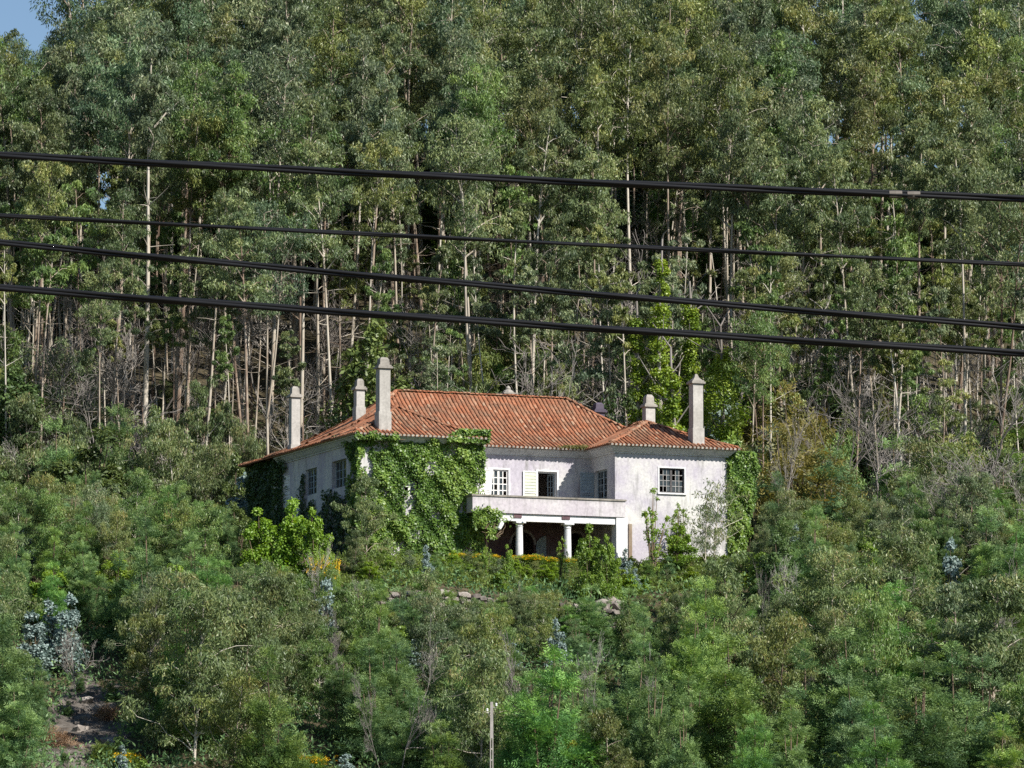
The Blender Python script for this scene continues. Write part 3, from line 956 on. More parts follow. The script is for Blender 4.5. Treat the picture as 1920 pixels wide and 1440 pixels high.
# left side windows
window(left_face(0, 4.65), 2.4, 4.3, 5.85, 2, 3, M['bluepaint'], M['bluepaint'], 'wide window in the shaded side wall next to the ivy', bar=0.035, stile=0.07, missing=0.0, depth=0.24, seed=7)
window(left_face(0, 9.1), 1.9, 4.3, 5.8, 2, 4, M['bluepaint'], M['bluepaint'], 'ivy hung window in the middle of the side wall', bar=0.035, stile=0.07, depth=0.15, seed=8)
for (v, s, z0, z1, w, l) in ((13.1, 0, 3.9, 5.8, 1.2, 'shuttered window near the rear of the side wall'), (14.9, 0, 3.9, 5.6, 0.9, 'rearmost shuttered window of the side wall')):
    Mx = left_face(0.06, v) @ Matrix.Translation((0.01, 0, z0 + 0.01))
    shutter(Mx, w - 0.02, z1 - z0 - 0.02, wp, wp, l, slats=10)
window(front(2.3, 0), 1.3, 3.6, 5.7, 2, 4, wp, wp, 'window buried in the ivy of the left wing', bar=0.04, stile=0.08, missing=0.1, depth=0.12, seed=9)

# ------------------------------------------------------------------ plants: generators (numpy)
def rdir(g, n):
    return nrm(g.normal(size=(n, 3)))

def leaf_cloud(g, centers, radii, per, kind, tones, ln, wd):
    """leaves spread through clumps; kind: 'droop', 'spray', 'broad'"""
    n = len(centers) * per
    ci = np.repeat(np.arange(len(centers)), per)
    d = rdir(g, n)
    r = g.random(n) ** (1 / 2.0)
    P = centers[ci] + d * (r * radii[ci])[:, None] * np.array([1, 1, 0.85])
    tone = np.clip(tones[ci] + g.normal(0, 0.16, n), 0, 1)
    L_ = ln * g.uniform(0.65, 1.3, n)
    W_ = wd * g.uniform(0.7, 1.25, n)
    if kind == 'droop':
        D = nrm(np.array([0, 0, -1.0]) + 0.55 * g.normal(size=(n, 3)) + 0.35 * d)
        Wv = nrm(np.cross(D, rdir(g, n)))
        P = P - D * (L_ * 0.5)[:, None]
    else:
        Nn = nrm(d * 0.6 + np.array([0, 0, 0.75]) + 0.55 * g.normal(size=(n, 3)))
        D = nrm(np.cross(Nn, rdir(g, n)))
        Wv = np.cross(Nn, D)
    V, Fq = cards(P, D, Wv, L_, W_)
    return V, Fq, tone

def spray_cloud(g, centers, radii, per, tones, axis_up=0.55, length=0.55, pairs=6, lw=(0.17, 0.045)):
    """feathery fronds: a flat double row of leaflets along an arching midrib"""
    n = len(centers) * per
    ci = np.repeat(np.arange(len(centers)), per)
    d = rdir(g, n)
    d[:, 2] = np.abs(d[:, 2]) * 0.9 - 0.25
    d = nrm(d)
    r = 0.35 + 0.65 * g.random(n) ** 0.6
    B = centers[ci] + d * (r * radii[ci])[:, None]
    A = nrm(d + np.array([0, 0, axis_up]) + 0.35 * g.normal(size=(n, 3)))
    Sd = nrm(np.cross(A, nrm(np.array([0, 0, 1.0]) + 0.6 * g.normal(size=(n, 3)))))
    ln = length * g.uniform(0.6, 1.25, n)
    Vs, Fs, Ts, base = [], [], [], 0
    tone = np.clip(tones[ci] + g.normal(0, 0.14, n), 0, 1)
    for k in range(pairs):
        t = (k + 0.6) / pairs
        C = B + A * (ln * t)[:, None] + np.array([0, 0, -1.0]) * (ln * 0.22 * t * t)[:, None]
        for s in (-1, 1):
            D = nrm(Sd * s + A * 0.55 + 0.18 * g.normal(size=(n, 3)))
            Wv = nrm(np.cross(D, np.cross(Sd, A)) + 0.25 * g.normal(size=(n, 3)))
            sz = (1.05 - 0.6 * abs(t - 0.35))
            V, Fq = cards(C, D, Wv, lw[0] * sz * g.uniform(0.8, 1.2, n), lw[1])
            Vs.append(V); Fs.append(Fq + base); Ts.append(np.clip(tone + 0.18 * t - 0.05, 0, 1))
            base += len(V)
    return np.concatenate(Vs), np.concatenate(Fs), np.concatenate(Ts)

def build(name, trunk, crown, tmat, cmat):
    tm = mesh_np(name + '_trunk', trunk[0], trunk[1], M[tmat], smooth=True) if trunk is not None else None
    cm = mesh_np(name + '_crown', crown[0], crown[1], M[cmat], attr=crown[2]) if crown is not None else None
    return tm, cm

def gen_euc(seed, H=25.0, cf=0.5, width=5.5, leaves=17000, r0=0.2, fork=False, lean=0.03, cmat='euc', ln=0.32, wd=0.085, nb=17, low=0.0):
    g = np.random.default_rng(seed)
    paths, rads, cl, cr, ct = [], [], [], [], []
    def stem(base, top, r_a, r_b, wob):
        k = 12
        t = np.linspace(0, 1, k)
        P = base[None] + (top - base)[None] * t[:, None]
        ph = g.uniform(0, 6.28, 2)
        P[:, 0] += wob * np.sin(t * 5.0 + ph[0]) * t
        P[:, 1] += wob * np.sin(t * 4.2 + ph[1]) * t
        paths.append(P); rads.append(r_a + (r_b - r_a) * t ** 0.9)
        return P
    top = np.array([g.normal(0, lean * H), g.normal(0, lean * H), H * 0.97])
    stems = [stem(np.zeros(3), top, r0, 0.03, 0.012 * H)]
    if fork:
        P = stems[0]
        b = P[4]
        stems.append(stem(b, np.array([top[0] + g.choice([-1, 1]) * g.uniform(1.6, 3.0), top[1] + g.normal(0, 1.2), H * g.uniform(0.8, 0.95)]), r0 * 0.7, 0.03, 0.012 * H))
    for si, P in enumerate(stems):
        n_b = nb if si == 0 else int(nb * 0.6)
        lo = 1 - cf
        for i in range(n_b):
            f = (i + g.random()) / n_b
            zt = (lo + (1 - lo) * f * 0.99) * H * 0.97
            j = np.searchsorted(P[:, 2], zt)
            j = min(max(j, 1), len(P) - 1)
            w = np.clip((zt - P[j - 1, 2]) / max(P[j, 2] - P[j - 1, 2], 1e-3), 0, 1)
            p0 = P[j - 1] * (1 - w) + P[j] * w
            az = i * 2.4 + g.normal(0, 0.5) + si * 1.3
            shape = (0.55 + 0.75 * math.sin(math.pi * min(1, f * 0.85 + 0.18))) * (1.0 - 0.45 * f)
            bl = width * 0.5 * shape * g.uniform(0.6, 1.2)
            el = R(g.uniform(38, 68))
            d = np.array([math.cos(az) * math.cos(el), math.sin(az) * math.cos(el), math.sin(el)])
            t = np.linspace(0, 1, 5)
            Q = p0 + d * (bl * 1.25 * t)[:, None] + np.array([0, 0, -1.0]) * (bl * 0.35 * t ** 2)[:, None] + g.normal(0, 0.05 * bl, (5, 3)) * t[:, None]
            rr = r0 * 0.32 * (1.1 - f * 0.7)
            paths.append(Q); rads.append(rr * (1 - 0.8 * t) + 0.008)
            tone = g.uniform(0.2, 0.72)
            for tt in ((0.55, 0.98) if bl > 1.2 else (0.95,)):
                c = Q[int(round(tt * 4))]
                cl.append(c + g.normal(0, 0.25, 3)); cr.append(g.uniform(0.42, 0.9) * width / 5.0); ct.append(tone)
                for _ in range(2):
                    dd = g.normal(size=3) * np.array([1, 1, 0.6])
                    e = c + dd * width * 0.13
                    cl.append(e); cr.append(g.uniform(0.35, 0.75) * width / 5.0); ct.append(np.clip(tone + g.normal(0, 0.12), 0, 1))
                    paths.append(np.stack([c, (c + e) / 2 + g.normal(0, 0.08, 3), e])); rads.append(np.array([rr * 0.35, rr * 0.25, 0.006]))
        cl.append(P[-1] + np.array([0, 0, 0.1])); cr.append(0.7 * width / 5.5); ct.append(0.75)
        cl.append(P[-2] + g.normal(0, 0.3, 3)); cr.append(0.9 * width / 5.5); ct.append(0.6)
    for _ in range(9):                                  # dead twigs on the bare lower trunk
        P = stems[0]
        j = g.integers(2, 8)
        az = g.uniform(0, 6.28)
        l = g.uniform(0.5, 1.8)
        d = np.array([math.cos(az), math.sin(az), g.uniform(-0.1, 0.9)])
        e = P[j] + d * l
        paths.append(np.stack([P[j], (P[j] + e) / 2 + g.normal(0, 0.1, 3), e])); rads.append(np.array([0.03, 0.02, 0.006]))
    cl, cr, ct = np.array(cl), np.array(cr), np.array(ct)
    per = max(20, int(leaves / len(cl)))
    crown = leaf_cloud(g, cl, cr, per, 'droop', ct, ln, wd)
    return build('eucalyptus', tube_np(paths, rads, 5), crown, 'bark', cmat)

def gen_bush(seed, H, Wd, kind, cmat, per, lobes=34, ln=0.15, wd=0.1, cone=0.4, sprout=6, lobe_r=0.16, spray=None, tone0=0.15, zlo=0.06):
    """several stems from one root, lobes of foliage over an uneven dome"""
    g = np.random.default_rng(seed)
    cl, cr, ct, paths, rads = [], [], [], [], []
    ns = sprout
    tops = []
    for s in range(ns):
        az = s * 2.4 + g.normal(0, 0.4)
        rad_ = Wd * 0.5 * (0.15 + 0.6 * (s / ns)) * g.uniform(0.6, 1.1)
        hh = H * (1 - cone * (rad_ / (Wd * 0.5))) * g.uniform(0.66 if kind == 'spray' else 0.78, 1.0) if s else H
        tops.append((rad_ * math.cos(az), rad_ * math.sin(az), hh))
    for k in range(lobes):
        s = k % ns
        tx, ty, tz = tops[s]
        t = g.uniform(zlo, 0.97)
        t = max(t, zlo)
        spread = Wd * 0.5 * (1 - 0.75 * t) * 0.75
        if kind == 'spray' and cone > 0.35:             # each stem is a pointed plume
            az_, rr_ = g.uniform(0, 6.28), Wd * 0.24 * (1 - t) ** 0.75 * g.uniform(0.5, 1.1)
            cl.append(np.array([tx * (0.6 + 0.4 * t) + rr_ * math.cos(az_), ty * (0.6 + 0.4 * t) + rr_ * math.sin(az_), tz * t]))
            cr.append(lobe_r * Wd * g.uniform(0.7, 1.15) * (1.2 - 0.85 * t)); ct.append(np.clip(tone0 + 0.4 * g.random() + 0.3 * t, 0, 1))
            continue
        c = np.array([tx * (0.35 + 0.65 * t) + g.normal(0, spread * 0.55), ty * (0.35 + 0.65 * t) + g.normal(0, spread * 0.55), tz * t])
        cl.append(c); cr.append(lobe_r * Wd * g.uniform(0.6, 1.25) * (1.15 - 0.5 * t)); ct.append(np.clip(tone0 + 0.45 * g.random() + 0.25 * t, 0, 1))
        if k % 2 == 0:
            q0 = np.array([tx * 0.05, ty * 0.05, 0.0])
            q1 = np.array([tx * 0.6 * t, ty * 0.6 * t, tz * t * 0.55])
            paths.append(np.stack([q0, q1, c])); rads.append(np.array([0.035, 0.025, 0.008]) * H / 4)
    for (tx, ty, tz) in tops:
        cl.append(np.array([tx, ty, tz - 0.04 * H])); cr.append(lobe_r * Wd * 0.5); ct.append(0.8)
        paths.append(np.stack([np.array([tx * 0.05, ty * 0.05, 0]), np.array([tx * 0.5, ty * 0.5, tz * 0.5]), np.array([tx, ty, tz])])); rads.append(np.array([0.05, 0.035, 0.008]) * H / 4)
    cl, cr, ct = np.array(cl), np.array(cr), np.array(ct)
    cl[:, 2] = np.maximum(cl[:, 2], 0.15)
    if kind == 'spray':
        crown = spray_cloud(g, cl, cr, per, ct, **(spray or {}))
    else:
        crown = leaf_cloud(g, cl, cr, per, kind, ct, ln, wd)
    return build('bush', tube_np(paths, rads, 5), crown, 'stem', cmat)

def gen_dead(seed, H, spread, depth=4, r0=0.09, n0=4, up=0.8):
    g = np.random.default_rng(seed)
    paths, rads = [], []
    def grow(p, d, l, r, lev):
        k = 5
        pts = [p]
        dd = d.copy()
        for _ in range(k - 1):
            dd = nrm(dd + g.normal(0, 0.16, 3) + np.array([0, 0, 0.05]))
            pts.append(pts[-1] + dd * l / (k - 1))
        P = np.array(pts)
        paths.append(P); rads.append(np.linspace(r, max(r * 0.35, 0.008), k))
        if lev > 0:
            for c in range(n0 + int(g.integers(0, 2))):
                j = int(g.integers(1, k))
                nd = nrm(dd + g.normal(0, spread, 3) + np.array([0, 0, 0.15]))
                grow(P[j], nd, l * g.uniform(0.4, 0.7), max(r * 0.5, 0.009), lev - 1)
    grow(np.zeros(3), nrm(np.array([g.normal(0, 0.15), g.normal(0, 0.15), up])), H * 0.62, r0, depth)
    return mesh_np('dead_tree', *tube_np(paths, rads, 4), M['deadwood'], smooth=True)

# prototypes: kind -> list of (trunk mesh, crown mesh, height)
PROTO = {}
PROTO['euc'] = []
for i in range(9):
    g_ = random.Random(i * 13 + 5)
    H_ = 25.0
    PROTO['euc'].append((*gen_euc(100 + i, H_, cf=[0.40, 0.32, 0.36, 0.28, 0.52, 0.34, 0.46, 0.50, 0.30][i], width=[4.8, 4.2, 5.4, 4.0, 4.8, 5.2, 4.0, 5.2, 4.4][i],
                                  leaves=[11000, 9000, 11000, 8500, 13000, 10500, 11500, 13000, 9000][i], ln=0.25, wd=0.07, r0=[0.13, 0.16, 0.14, 0.18, 0.12, 0.15, 0.11, 0.165, 0.135][i], fork=i in (2, 5, 7), lean=0.03, nb=[18, 15, 18, 13, 19, 16, 17, 17, 14][i]), H_))
PROTO['slim'] = [(*gen_euc(160 + i, 20.0, cf=[0.34, 0.25, 0.4, 0.29][i], width=[2.6, 2.2, 3.0, 2.4][i], leaves=3800, r0=[0.085, 0.1, 0.075, 0.11][i], lean=0.045, ln=0.27, wd=0.075, nb=11), 20.0) for i in range(4)]
PROTO['young'] = [(*gen_euc(200 + i, 7.0, cf=0.97, width=3.5 + 0.5 * (i % 2), leaves=15000, r0=0.06, lean=0.03, cmat='euc_young', ln=0.20, wd=0.048, nb=22), 7.0) for i in range(4)]
PROTO['acacia'] = [(*gen_bush(300 + i, 6.0, 4.2, 'spray', 'acacia', 40, lobes=64, cone=[0.55, 0.4, 0.7, 0.5][i], sprout=[7, 9, 6, 8][i], lobe_r=0.13, spray=dict(length=0.5, pairs=5, lw=(0.15, 0.042))), 6.0) for i in range(4)]
PROTO['bright'] = [(*gen_bush(400 + i, 3.5, 3.4, 'broad', 'bright', 170, lobes=44, ln=0.14, wd=0.085, cone=0.45, sprout=7, lobe_r=0.14), 3.5) for i in range(3)]
PROTO['silver'] = [(*gen_bush(500 + i, 3.0, 1.9, 'broad', 'silver', 95, lobes=34, ln=0.13, wd=0.10, cone=0.75, sprout=5, lobe_r=0.19), 3.0) for i in range(2)]
PROTO['dark'] = [(*gen_bush(600 + i, 6.0, 5.0, 'broad', 'dark', 190, lobes=48, ln=0.2, wd=0.095, cone=0.4, sprout=8, lobe_r=0.15), 6.0) for i in range(2)]
PROTO['yellowgreen'] = [(*gen_bush(650, 3.0, 4.2, 'broad', 'yellowgreen', 170, lobes=44, ln=0.16, wd=0.09, cone=0.3, sprout=8, lobe_r=0.14), 3.0)]
PROTO['rust'] = [(*gen_bush(660, 5.0, 5.0, 'spray', 'rust', 16, lobes=34, cone=0.2, sprout=7, lobe_r=0.14, zlo=0.45, spray=dict(length=0.5, pairs=4, lw=(0.2, 0.05))), 5.0)]
PROTO['sapling'] = [(*gen_bush(670 + i, 4.0, 2.4, 'broad', 'bright', 34, lobes=46, ln=0.13, wd=0.075, cone=0.3, sprout=8, lobe_r=0.10, tone0=0.35), 4.0) for i in range(2)]
PROTO['wispy'] = [(*gen_euc(690 + i, 5.0, cf=0.9, width=3.2, leaves=1900, r0=0.06, lean=0.04, cmat='euc_young', ln=0.26, wd=0.055, nb=14), 5.0) for i in range(2)]
PROTO['fern'] = [(*gen_bush(680, 1.3, 2.6, 'spray', 'fern', 14, lobes=22, cone=0.3, sprout=6, lobe_r=0.2, spray=dict(length=0.8, pairs=7, lw=(0.22, 0.05), axis_up=0.2)), 1.3)]
PROTO['drybrown'] = [(*gen_bush(685, 1.2, 2.2, 'spray', 'drybrown', 12, lobes=18, cone=0.3, sprout=5, lobe_r=0.2, spray=dict(length=0.7, pairs=6, lw=(0.2, 0.045), axis_up=-0.1)), 1.2)]
PROTO['broom'] = [(*gen_bush(700 + i, 1.5, 2.2, 'spray', 'bright', 12, lobes=22, cone=0.25, sprout=6, lobe_r=0.17, spray=dict(length=0.5, pairs=5, lw=(0.14, 0.04))), 1.5) for i in range(2)]
BLOOM = []
for i in range(2):
    g_ = np.random.default_rng(720 + i)
    n_ = 46
    c_ = np.stack([g_.normal(0, 0.5, n_), g_.normal(0, 0.5, n_), 0.95 + g_.random(n_) * 0.6], -1)
    V_, F_, T_ = leaf_cloud(g_, c_, np.full(n_, 0.2), 16, 'broad', np.full(n_, 0.5), 0.09, 0.08)
    BLOOM.append(mesh_np('flowers', V_, F_, M['flower'], attr=T_))
DEAD = [gen_dead(800 + i, [7, 9, 6, 8, 10][i], [0.55, 0.45, 0.7, 0.5, 0.4][i], 4, [0.06, 0.09, 0.05, 0.07, 0.1][i], 4) for i in range(5)]

NAMES = {'slim': ('slender_eucalyptus', 'tree'), 'euc': ('eucalyptus_tree', 'tree'), 'young': ('young_eucalyptus', 'tree'), 'acacia': ('acacia_bush', 'bush'), 'bright': ('leafy_shrub', 'shrub'),
         'silver': ('silver_eucalyptus_sapling', 'sapling'), 'dark': ('evergreen_tree', 'tree'), 'yellowgreen': ('yellow_green_shrub', 'shrub'), 'rust': ('rusty_leaved_tree', 'tree'),
         'sapling': ('leafy_sapling', 'sapling'), 'wispy': ('wispy_eucalyptus_sapling', 'sapling'), 'fern': ('fern_clump', 'fern'), 'drybrown': ('dead_fern_clump', 'fern'), 'broom': ('broom_shrub', 'shrub'), 'dead': ('bare_tree', 'tree')}
prng = random.Random(42)
PLACED = []
TINT = {'yellowish': (1.10, 1.07, 0.78), 'fresh green': (0.90, 1.10, 0.80), 'grey green': (1.0, 1.0, 1.25), 'dark green': (0.60, 0.68, 0.64),
        'olive': (1.08, 1.0, 0.80), 'bluish': (0.84, 1.0, 1.20), 'brownish': (1.10, 0.97, 0.88), 'plain': (1, 1, 1), 'lime': (1.12, 1.18, 0.95)}
AUTO = []                                               # (object, label, pixel x) of the plants laid out in loops
def plant(kind, x, y, H, wscale=1.0, label='', group=None, variant=None, rz=None, sink=0.15, lean=0.0, tint='plain'):
    z = float(height(x, y))
    name, cat = NAMES[kind]
    o = thing(name, label, cat, (x, y, z - sink), prng.uniform(0, 6.28) if rz is None else rz, group)
    if kind == 'dead':
        v = prng.randrange(len(DEAD)) if variant is None else variant
        s = H / [7, 9, 6, 8, 10][v]
        o.scale = (s * wscale, s * wscale, s)
        link('branches', DEAD[v], o)
    else:
        pr = PROTO[kind]
        v = prng.randrange(len(pr)) if variant is None else variant % len(pr)
        tm, cm, h0 = pr[v]
        s = H / h0
        o.scale = (s * wscale, s * wscale, s)
        link('trunk' if cat == 'tree' else 'stems', tm, o)
        c = link('crown' if cat == 'tree' else 'foliage', cm, o)
        c.color = (*TINT[tint], 1)
        if kind == 'broom':
            link('flowers', BLOOM[v % 2], o, kind='stuff')
    if lean:
        o.rotation_euler = (prng.uniform(-lean, lean), prng.uniform(-lean, lean), o.rotation_euler[2])
    PLACED.append((x, y, H))
    return o
def plant_px(kind, px, top, Y, wscale=1.0, label='', group=None, **kw):
    p = at(px, top, Y)
    H = p[2] - float(height(p[0], Y)) + 0.15
    return plant(kind, p[0], Y, max(H, 0.5), wscale, label, group, **kw)

# ------------------------------------------------------------------ single plants one can point to
plant_px('young', 688, 895, 240.8, 1.1, 'big olive green young eucalyptus standing in front of the ivy covered wing', variant=0)
plant_px('young', 664, 1000, 238.5, 0.9, 'smaller olive eucalyptus at the foot of the big one by the ivy wing', variant=2)
plant_px('acacia', 425, 955, 238, 0.95, 'soft blue green acacia left of the bright shrub by the side wall', variant=1)
plant_px('bright', 545, 935, 237.6, 0.85, tint='lime', label= 'bright lime green leafy shrub below the shaded side wall', variant=0)
plant_px('bright', 488, 955, 237.5, 0.9, tint='lime', label= 'lime green leafy shrub at the rear corner of the side wall', variant=1)
plant_px('bright', 588, 955, 237, 0.7, tint='lime', label= 'upright lime green shrub under the wide side window', variant=2)
for px, py, H, w, l in ((1170, 1092, 2.0, 1.0, 'silver blue eucalyptus sapling in front of the porch pier'), (1190, 1112, 1.5, 1.2, 'silver blue sapling just below the one at the porch pier')):
    p = ground_hit(px, py)
    plant('silver', p[0], p[1], H, w, l, variant=0)
plant_px('silver', 1045, 1160, 227, 0.7, 'narrow silver blue sapling below the stone wall', variant=0)
plant_px('silver', 612, 1090, 229, 0.7, 'silver blue sapling below the yellow broom at left', variant=1)
plant_px('silver', 800, 1022, 238, 0.8, 'silver blue sapling between olive eucalyptus and ivy', variant=0)
for px, tp, w in ((95, 1125, 1.0), (60, 1150, 1.1), (130, 1118, 0.9), (75, 1200, 0.8)):
    AUTO.append((plant_px('silver', px, tp, 221.5 + (px % 3), w, '', group='silver saplings at the left edge'), 'silver blue juvenile eucalyptus in the cluster at the left edge', px))
plant_px('silver', 228, 1398, 204, 0.9, 'silver blue sapling at the bottom edge beside the bare earth')
plant_px('silver', 1785, 1015, 243, 0.7, 'silver blue sapling among feathery acacias at right')
plant_px('silver', 112, 1035, 237, 0.6, 'small silver blue sapling on the left slope above the silver cluster')
plant_px('silver', 1490, 985, 246, 0.7, 'silver blue sapling right of the house corner')
plant_px('silver', 1420, 1170, 230, 0.6, 'silver blue sapling under the drooping eucalyptus at right')
plant_px('silver', 460, 895, 262, 0.9, 'pale silver sapling at the rear left corner of the house')
plant_px('silver', 1345, 730, 284, 0.9, 'pale sapling in the scrub behind the right chimney')
# in front of the white walls
plant_px('sapling', 1222, 915, 245.5, 0.9, 'tall thin leafy sapling against the white right wing', variant=0)
plant_px('sapling', 1275, 940, 246.5, 0.8, 'thin leafy sapling reaching up to the barred window', variant=1)
plant_px('bright', 1270, 985, 246, 1.15, 'dense green shrub at the foot of the right wing', variant=0)
plant_px('wispy', 1338, 905, 248, 1.1, 'wispy drooping eucalyptus in front of the right wing corner', variant=0)
plant_px('wispy', 1322, 960, 246.5, 1.0, 'thin drooping eucalyptus beside the wispy one at the right corner', variant=1)
plant_px('bright', 1105, 985, 239.5, 0.6, 'bright green upright shrub in front of the porch', variant=1)
plant_px('bright', 1140, 1005, 239.3, 0.55, 'bright green shrub between the porch shrub and the pier', variant=2)
plant_px('sapling', 1052, 1005, 240.5, 0.5, 'little leafy sapling beside the second column', variant=1)
plant_px('bright', 953, 1022, 240.5, 0.6, 'low green shrub at the foot of the first column', variant=1)
plant_px('sapling', 912, 1005, 240.5, 0.5, 'leafy shoots at the left end of the porch', variant=0)
plant_px('bright', 905, 1032, 240.0, 0.5, 'low shrub below the hanging ivy of the porch', variant=2)
# broom with yellow flowers
for px, tp, H, w, l in ((862, 1042, 0.6, 2.0, 'yellow flowering broom at the left end of the terrace'), (890, 1040, 0.65, 2.2, 'yellow flowering broom at the foot of the hanging ivy'),
                        (918, 1042, 0.55, 2.0, 'yellow flowering broom left of the first column'), (982, 1043, 0.6, 2.0, 'yellow flowering broom right of the first column'),
                        (1006, 1043, 0.65, 2.2, 'yellow flowering broom midway between the columns'), (1034, 1047, 0.6, 2.0, 'yellow flowering broom left of the second column'), (1064, 1053, 0.55, 1.8, 'yellow flowering broom under the second column'),
                        ):
    Yb = HO[1] + (7 + (px - 880) / 30.6) * SU - 2.75 * CU
    plant_px('broom', px, tp, Yb, w, l)
plant_px('broom', 597, 1048, 235, 0.36, 'yellow flowering broom below the side wall at left')
plant_px('broom', 622, 1053, 234.6, 0.34, 'yellow flowering broom beside the one below the side wall')
for px, py, H, w, l in ((240, 1446, 0.9, 1.4, 'yellow broom at the bottom left edge'),
                        (562, 1446, 0.8, 1.3, 'yellow broom at the bottom edge left of the pole'), (592, 1448, 0.8, 1.3, 'yellow broom at the bottom edge, nearer the pole')):
    p = ground_hit(px, py)
    plant('broom', p[0], p[1], H, w, l)
for px, py, kind, H in ((105, 1400, 'drybrown', 0.8), (128, 1345, 'acacia', 0.9), (205, 1352, 'drybrown', 0.7), (222, 1410, 'acacia', 1.1), (118, 1432, 'acacia', 0.9), (190, 1428, 'fern', 0.7), (150, 1300, 'acacia', 1.0), (212, 1318, 'acacia', 1.2)):
    p = ground_hit(px, py)
    AUTO.append((plant(kind, p[0], p[1], H, 1.3, '', 'low plants on the bare earth'), {'drybrown': 'dry brown fronds on the bare earth at bottom left', 'acacia': 'low green bush on the bare earth at bottom left', 'fern': 'small green fern on the bare earth at bottom left'}[kind], px))
# big shapes of the near slope
plant_px('young', 350, 1080, 216, 1.35, 'large dark olive eucalyptus on the left slope', variant=1)
plant_px('young', 500, 1075, 217, 1.2, 'tall drooping eucalyptus on the left slope next to the dark one', variant=3)
plant_px('young', 430, 1110, 214, 1.3, 'broad drooping eucalyptus between two taller ones on the left slope', variant=0)
plant_px('young', 590, 1130, 219, 1.1, 'brownish young eucalyptus below the yellow broom', variant=2)
plant_px('acacia', 215, 1040, 226, 1.0, 'upright acacia on the left slope above the bare earth', variant=2)
plant_px('acacia', 62, 1240, 212, 1.0, 'rounded acacia above the bare earth at bottom left', variant=1)
plant_px('acacia', 2, 1290, 207, 1.0, 'acacia in the bottom left corner', variant=3)
plant_px('acacia', 730, 1185, 215, 1.3, 'large soft acacia at lower centre left of the pole', variant=1)
plant_px('acacia', 640, 1235, 211, 1.2, 'acacia in front of the large soft one at lower centre', variant=0)
plant_px('acacia', 860, 1255, 211, 1.2, 'blue green acacia directly behind the concrete pole', variant=3)
plant_px('acacia', 780, 1300, 206, 1.2, 'acacia at the bottom edge just left of the pole', variant=2)
plant_px('acacia', 1010, 1310, 208, 0.8, 'small acacia just right of the pole', variant=0)
plant_px('acacia', 1105, 1250, 213, 1.1, 'acacia above the yellow green shrub', variant=1)
plant_px('acacia', 1215, 1195, 216, 1.15, 'pointed acacia below the rock outcrop', variant=2)
plant_px('acacia', 1300, 1270, 210, 1.2, 'acacia right of the yellow green shrub', variant=3)
plant_px('acacia', 1390, 1290, 208, 1.2, 'broad acacia at the bottom right of centre', variant=1)
plant_px('acacia', 1510, 1210, 211, 1.0, 'slender acacia with dark hollow behind at lower right', variant=2)
plant_px('acacia', 1600, 1190, 211, 1.2, 'tall acacia with bright tips at lower right', variant=0)
plant_px('acacia', 1720, 1240, 208, 1.3, 'wide acacia overhanging a dark hollow at lower right', variant=3)
plant_px('acacia', 1790, 1215, 211, 1.1, 'acacia rising above the wide one at lower right', variant=2)
plant_px('acacia', 1310, 1090, 226, 1.0, 'green acacia under the right wing', variant=1)
plant_px('acacia', 1840, 960, 243, 1.1, 'feathery acacia on the right slope', variant=2)
plant_px('acacia', 1905, 990, 241, 1.0, 'feathery acacia at the right edge', variant=0)
plant_px('young', 1560, 1040, 228, 1.3, 'broad drooping eucalyptus on the right slope', variant=1)
plant_px('young', 1680, 1000, 231, 1.2, 'tall drooping eucalyptus on the right slope', variant=3)
plant_px('young', 1860, 1085, 220, 1.4, 'large drooping eucalyptus at the right edge', variant=0)
plant_px('young', 1450, 1130, 223, 1.1, 'thin topped eucalyptus beside the bare stem at right', variant=2)
plant_px('young', 1262, 1125, 226, 0.8, 'olive eucalyptus right of the rock outcrop', variant=2)
plant_px('young', 1005, 1115, 231, 0.9, 'olive eucalyptus in front of the stone wall', variant=1)
plant_px('young', 800, 1075, 233, 0.9, 'olive eucalyptus at the left end of the stone wall', variant=3)
plant_px('yellowgreen', 1065, 1392, 206, 0.8, 'yellow green rounded shrub at the bottom edge')
plant_px('bright', 1575, 1412, 206.5, 1.1, 'light green shrub at the bottom edge in front of the wide acacia', variant=0)
for px, py in ((1720, 1450), (1775, 1440), (1830, 1448), (1880, 1430), (1650, 1452), (1915, 1412), (1600, 1450), (1480, 1452)):
    p = ground_hit(px, py)
    AUTO.append((plant('fern', p[0], p[1], 1.2, 1.2, '', group='bracken at the bottom right'), 'light green bracken clump along the bottom right edge', px))
plant_px('dark', 1178, 1122, 230, 0.5, 'dark bush hanging over the rock outcrop', variant=0)
plant_px('drybrown', 62, 1385, 209.5, 1.0, 'dead brown bracken clump on the bare earth at bottom left')
plant_px('drybrown', 88, 1405, 209, 0.9, 'dead brown bracken clump nearest the bottom left edge')
# behind the house
plant_px('dark', 1168, 738, 271, 0.62, 'dark rounded evergreen between the two roofs', tint='dark green')
plant_px('dark', 700, 600, 280, 0.75, 'dark green bushy tree behind the left chimneys', variant=1)
plant_px('rust', 1490, 740, 280, 0.7, 'rusty brown leaved tree right of the ivy clad trunks')
plant_px('bright', 1375, 815, 262, 0.45, 'green shrub at the right end of the roof')

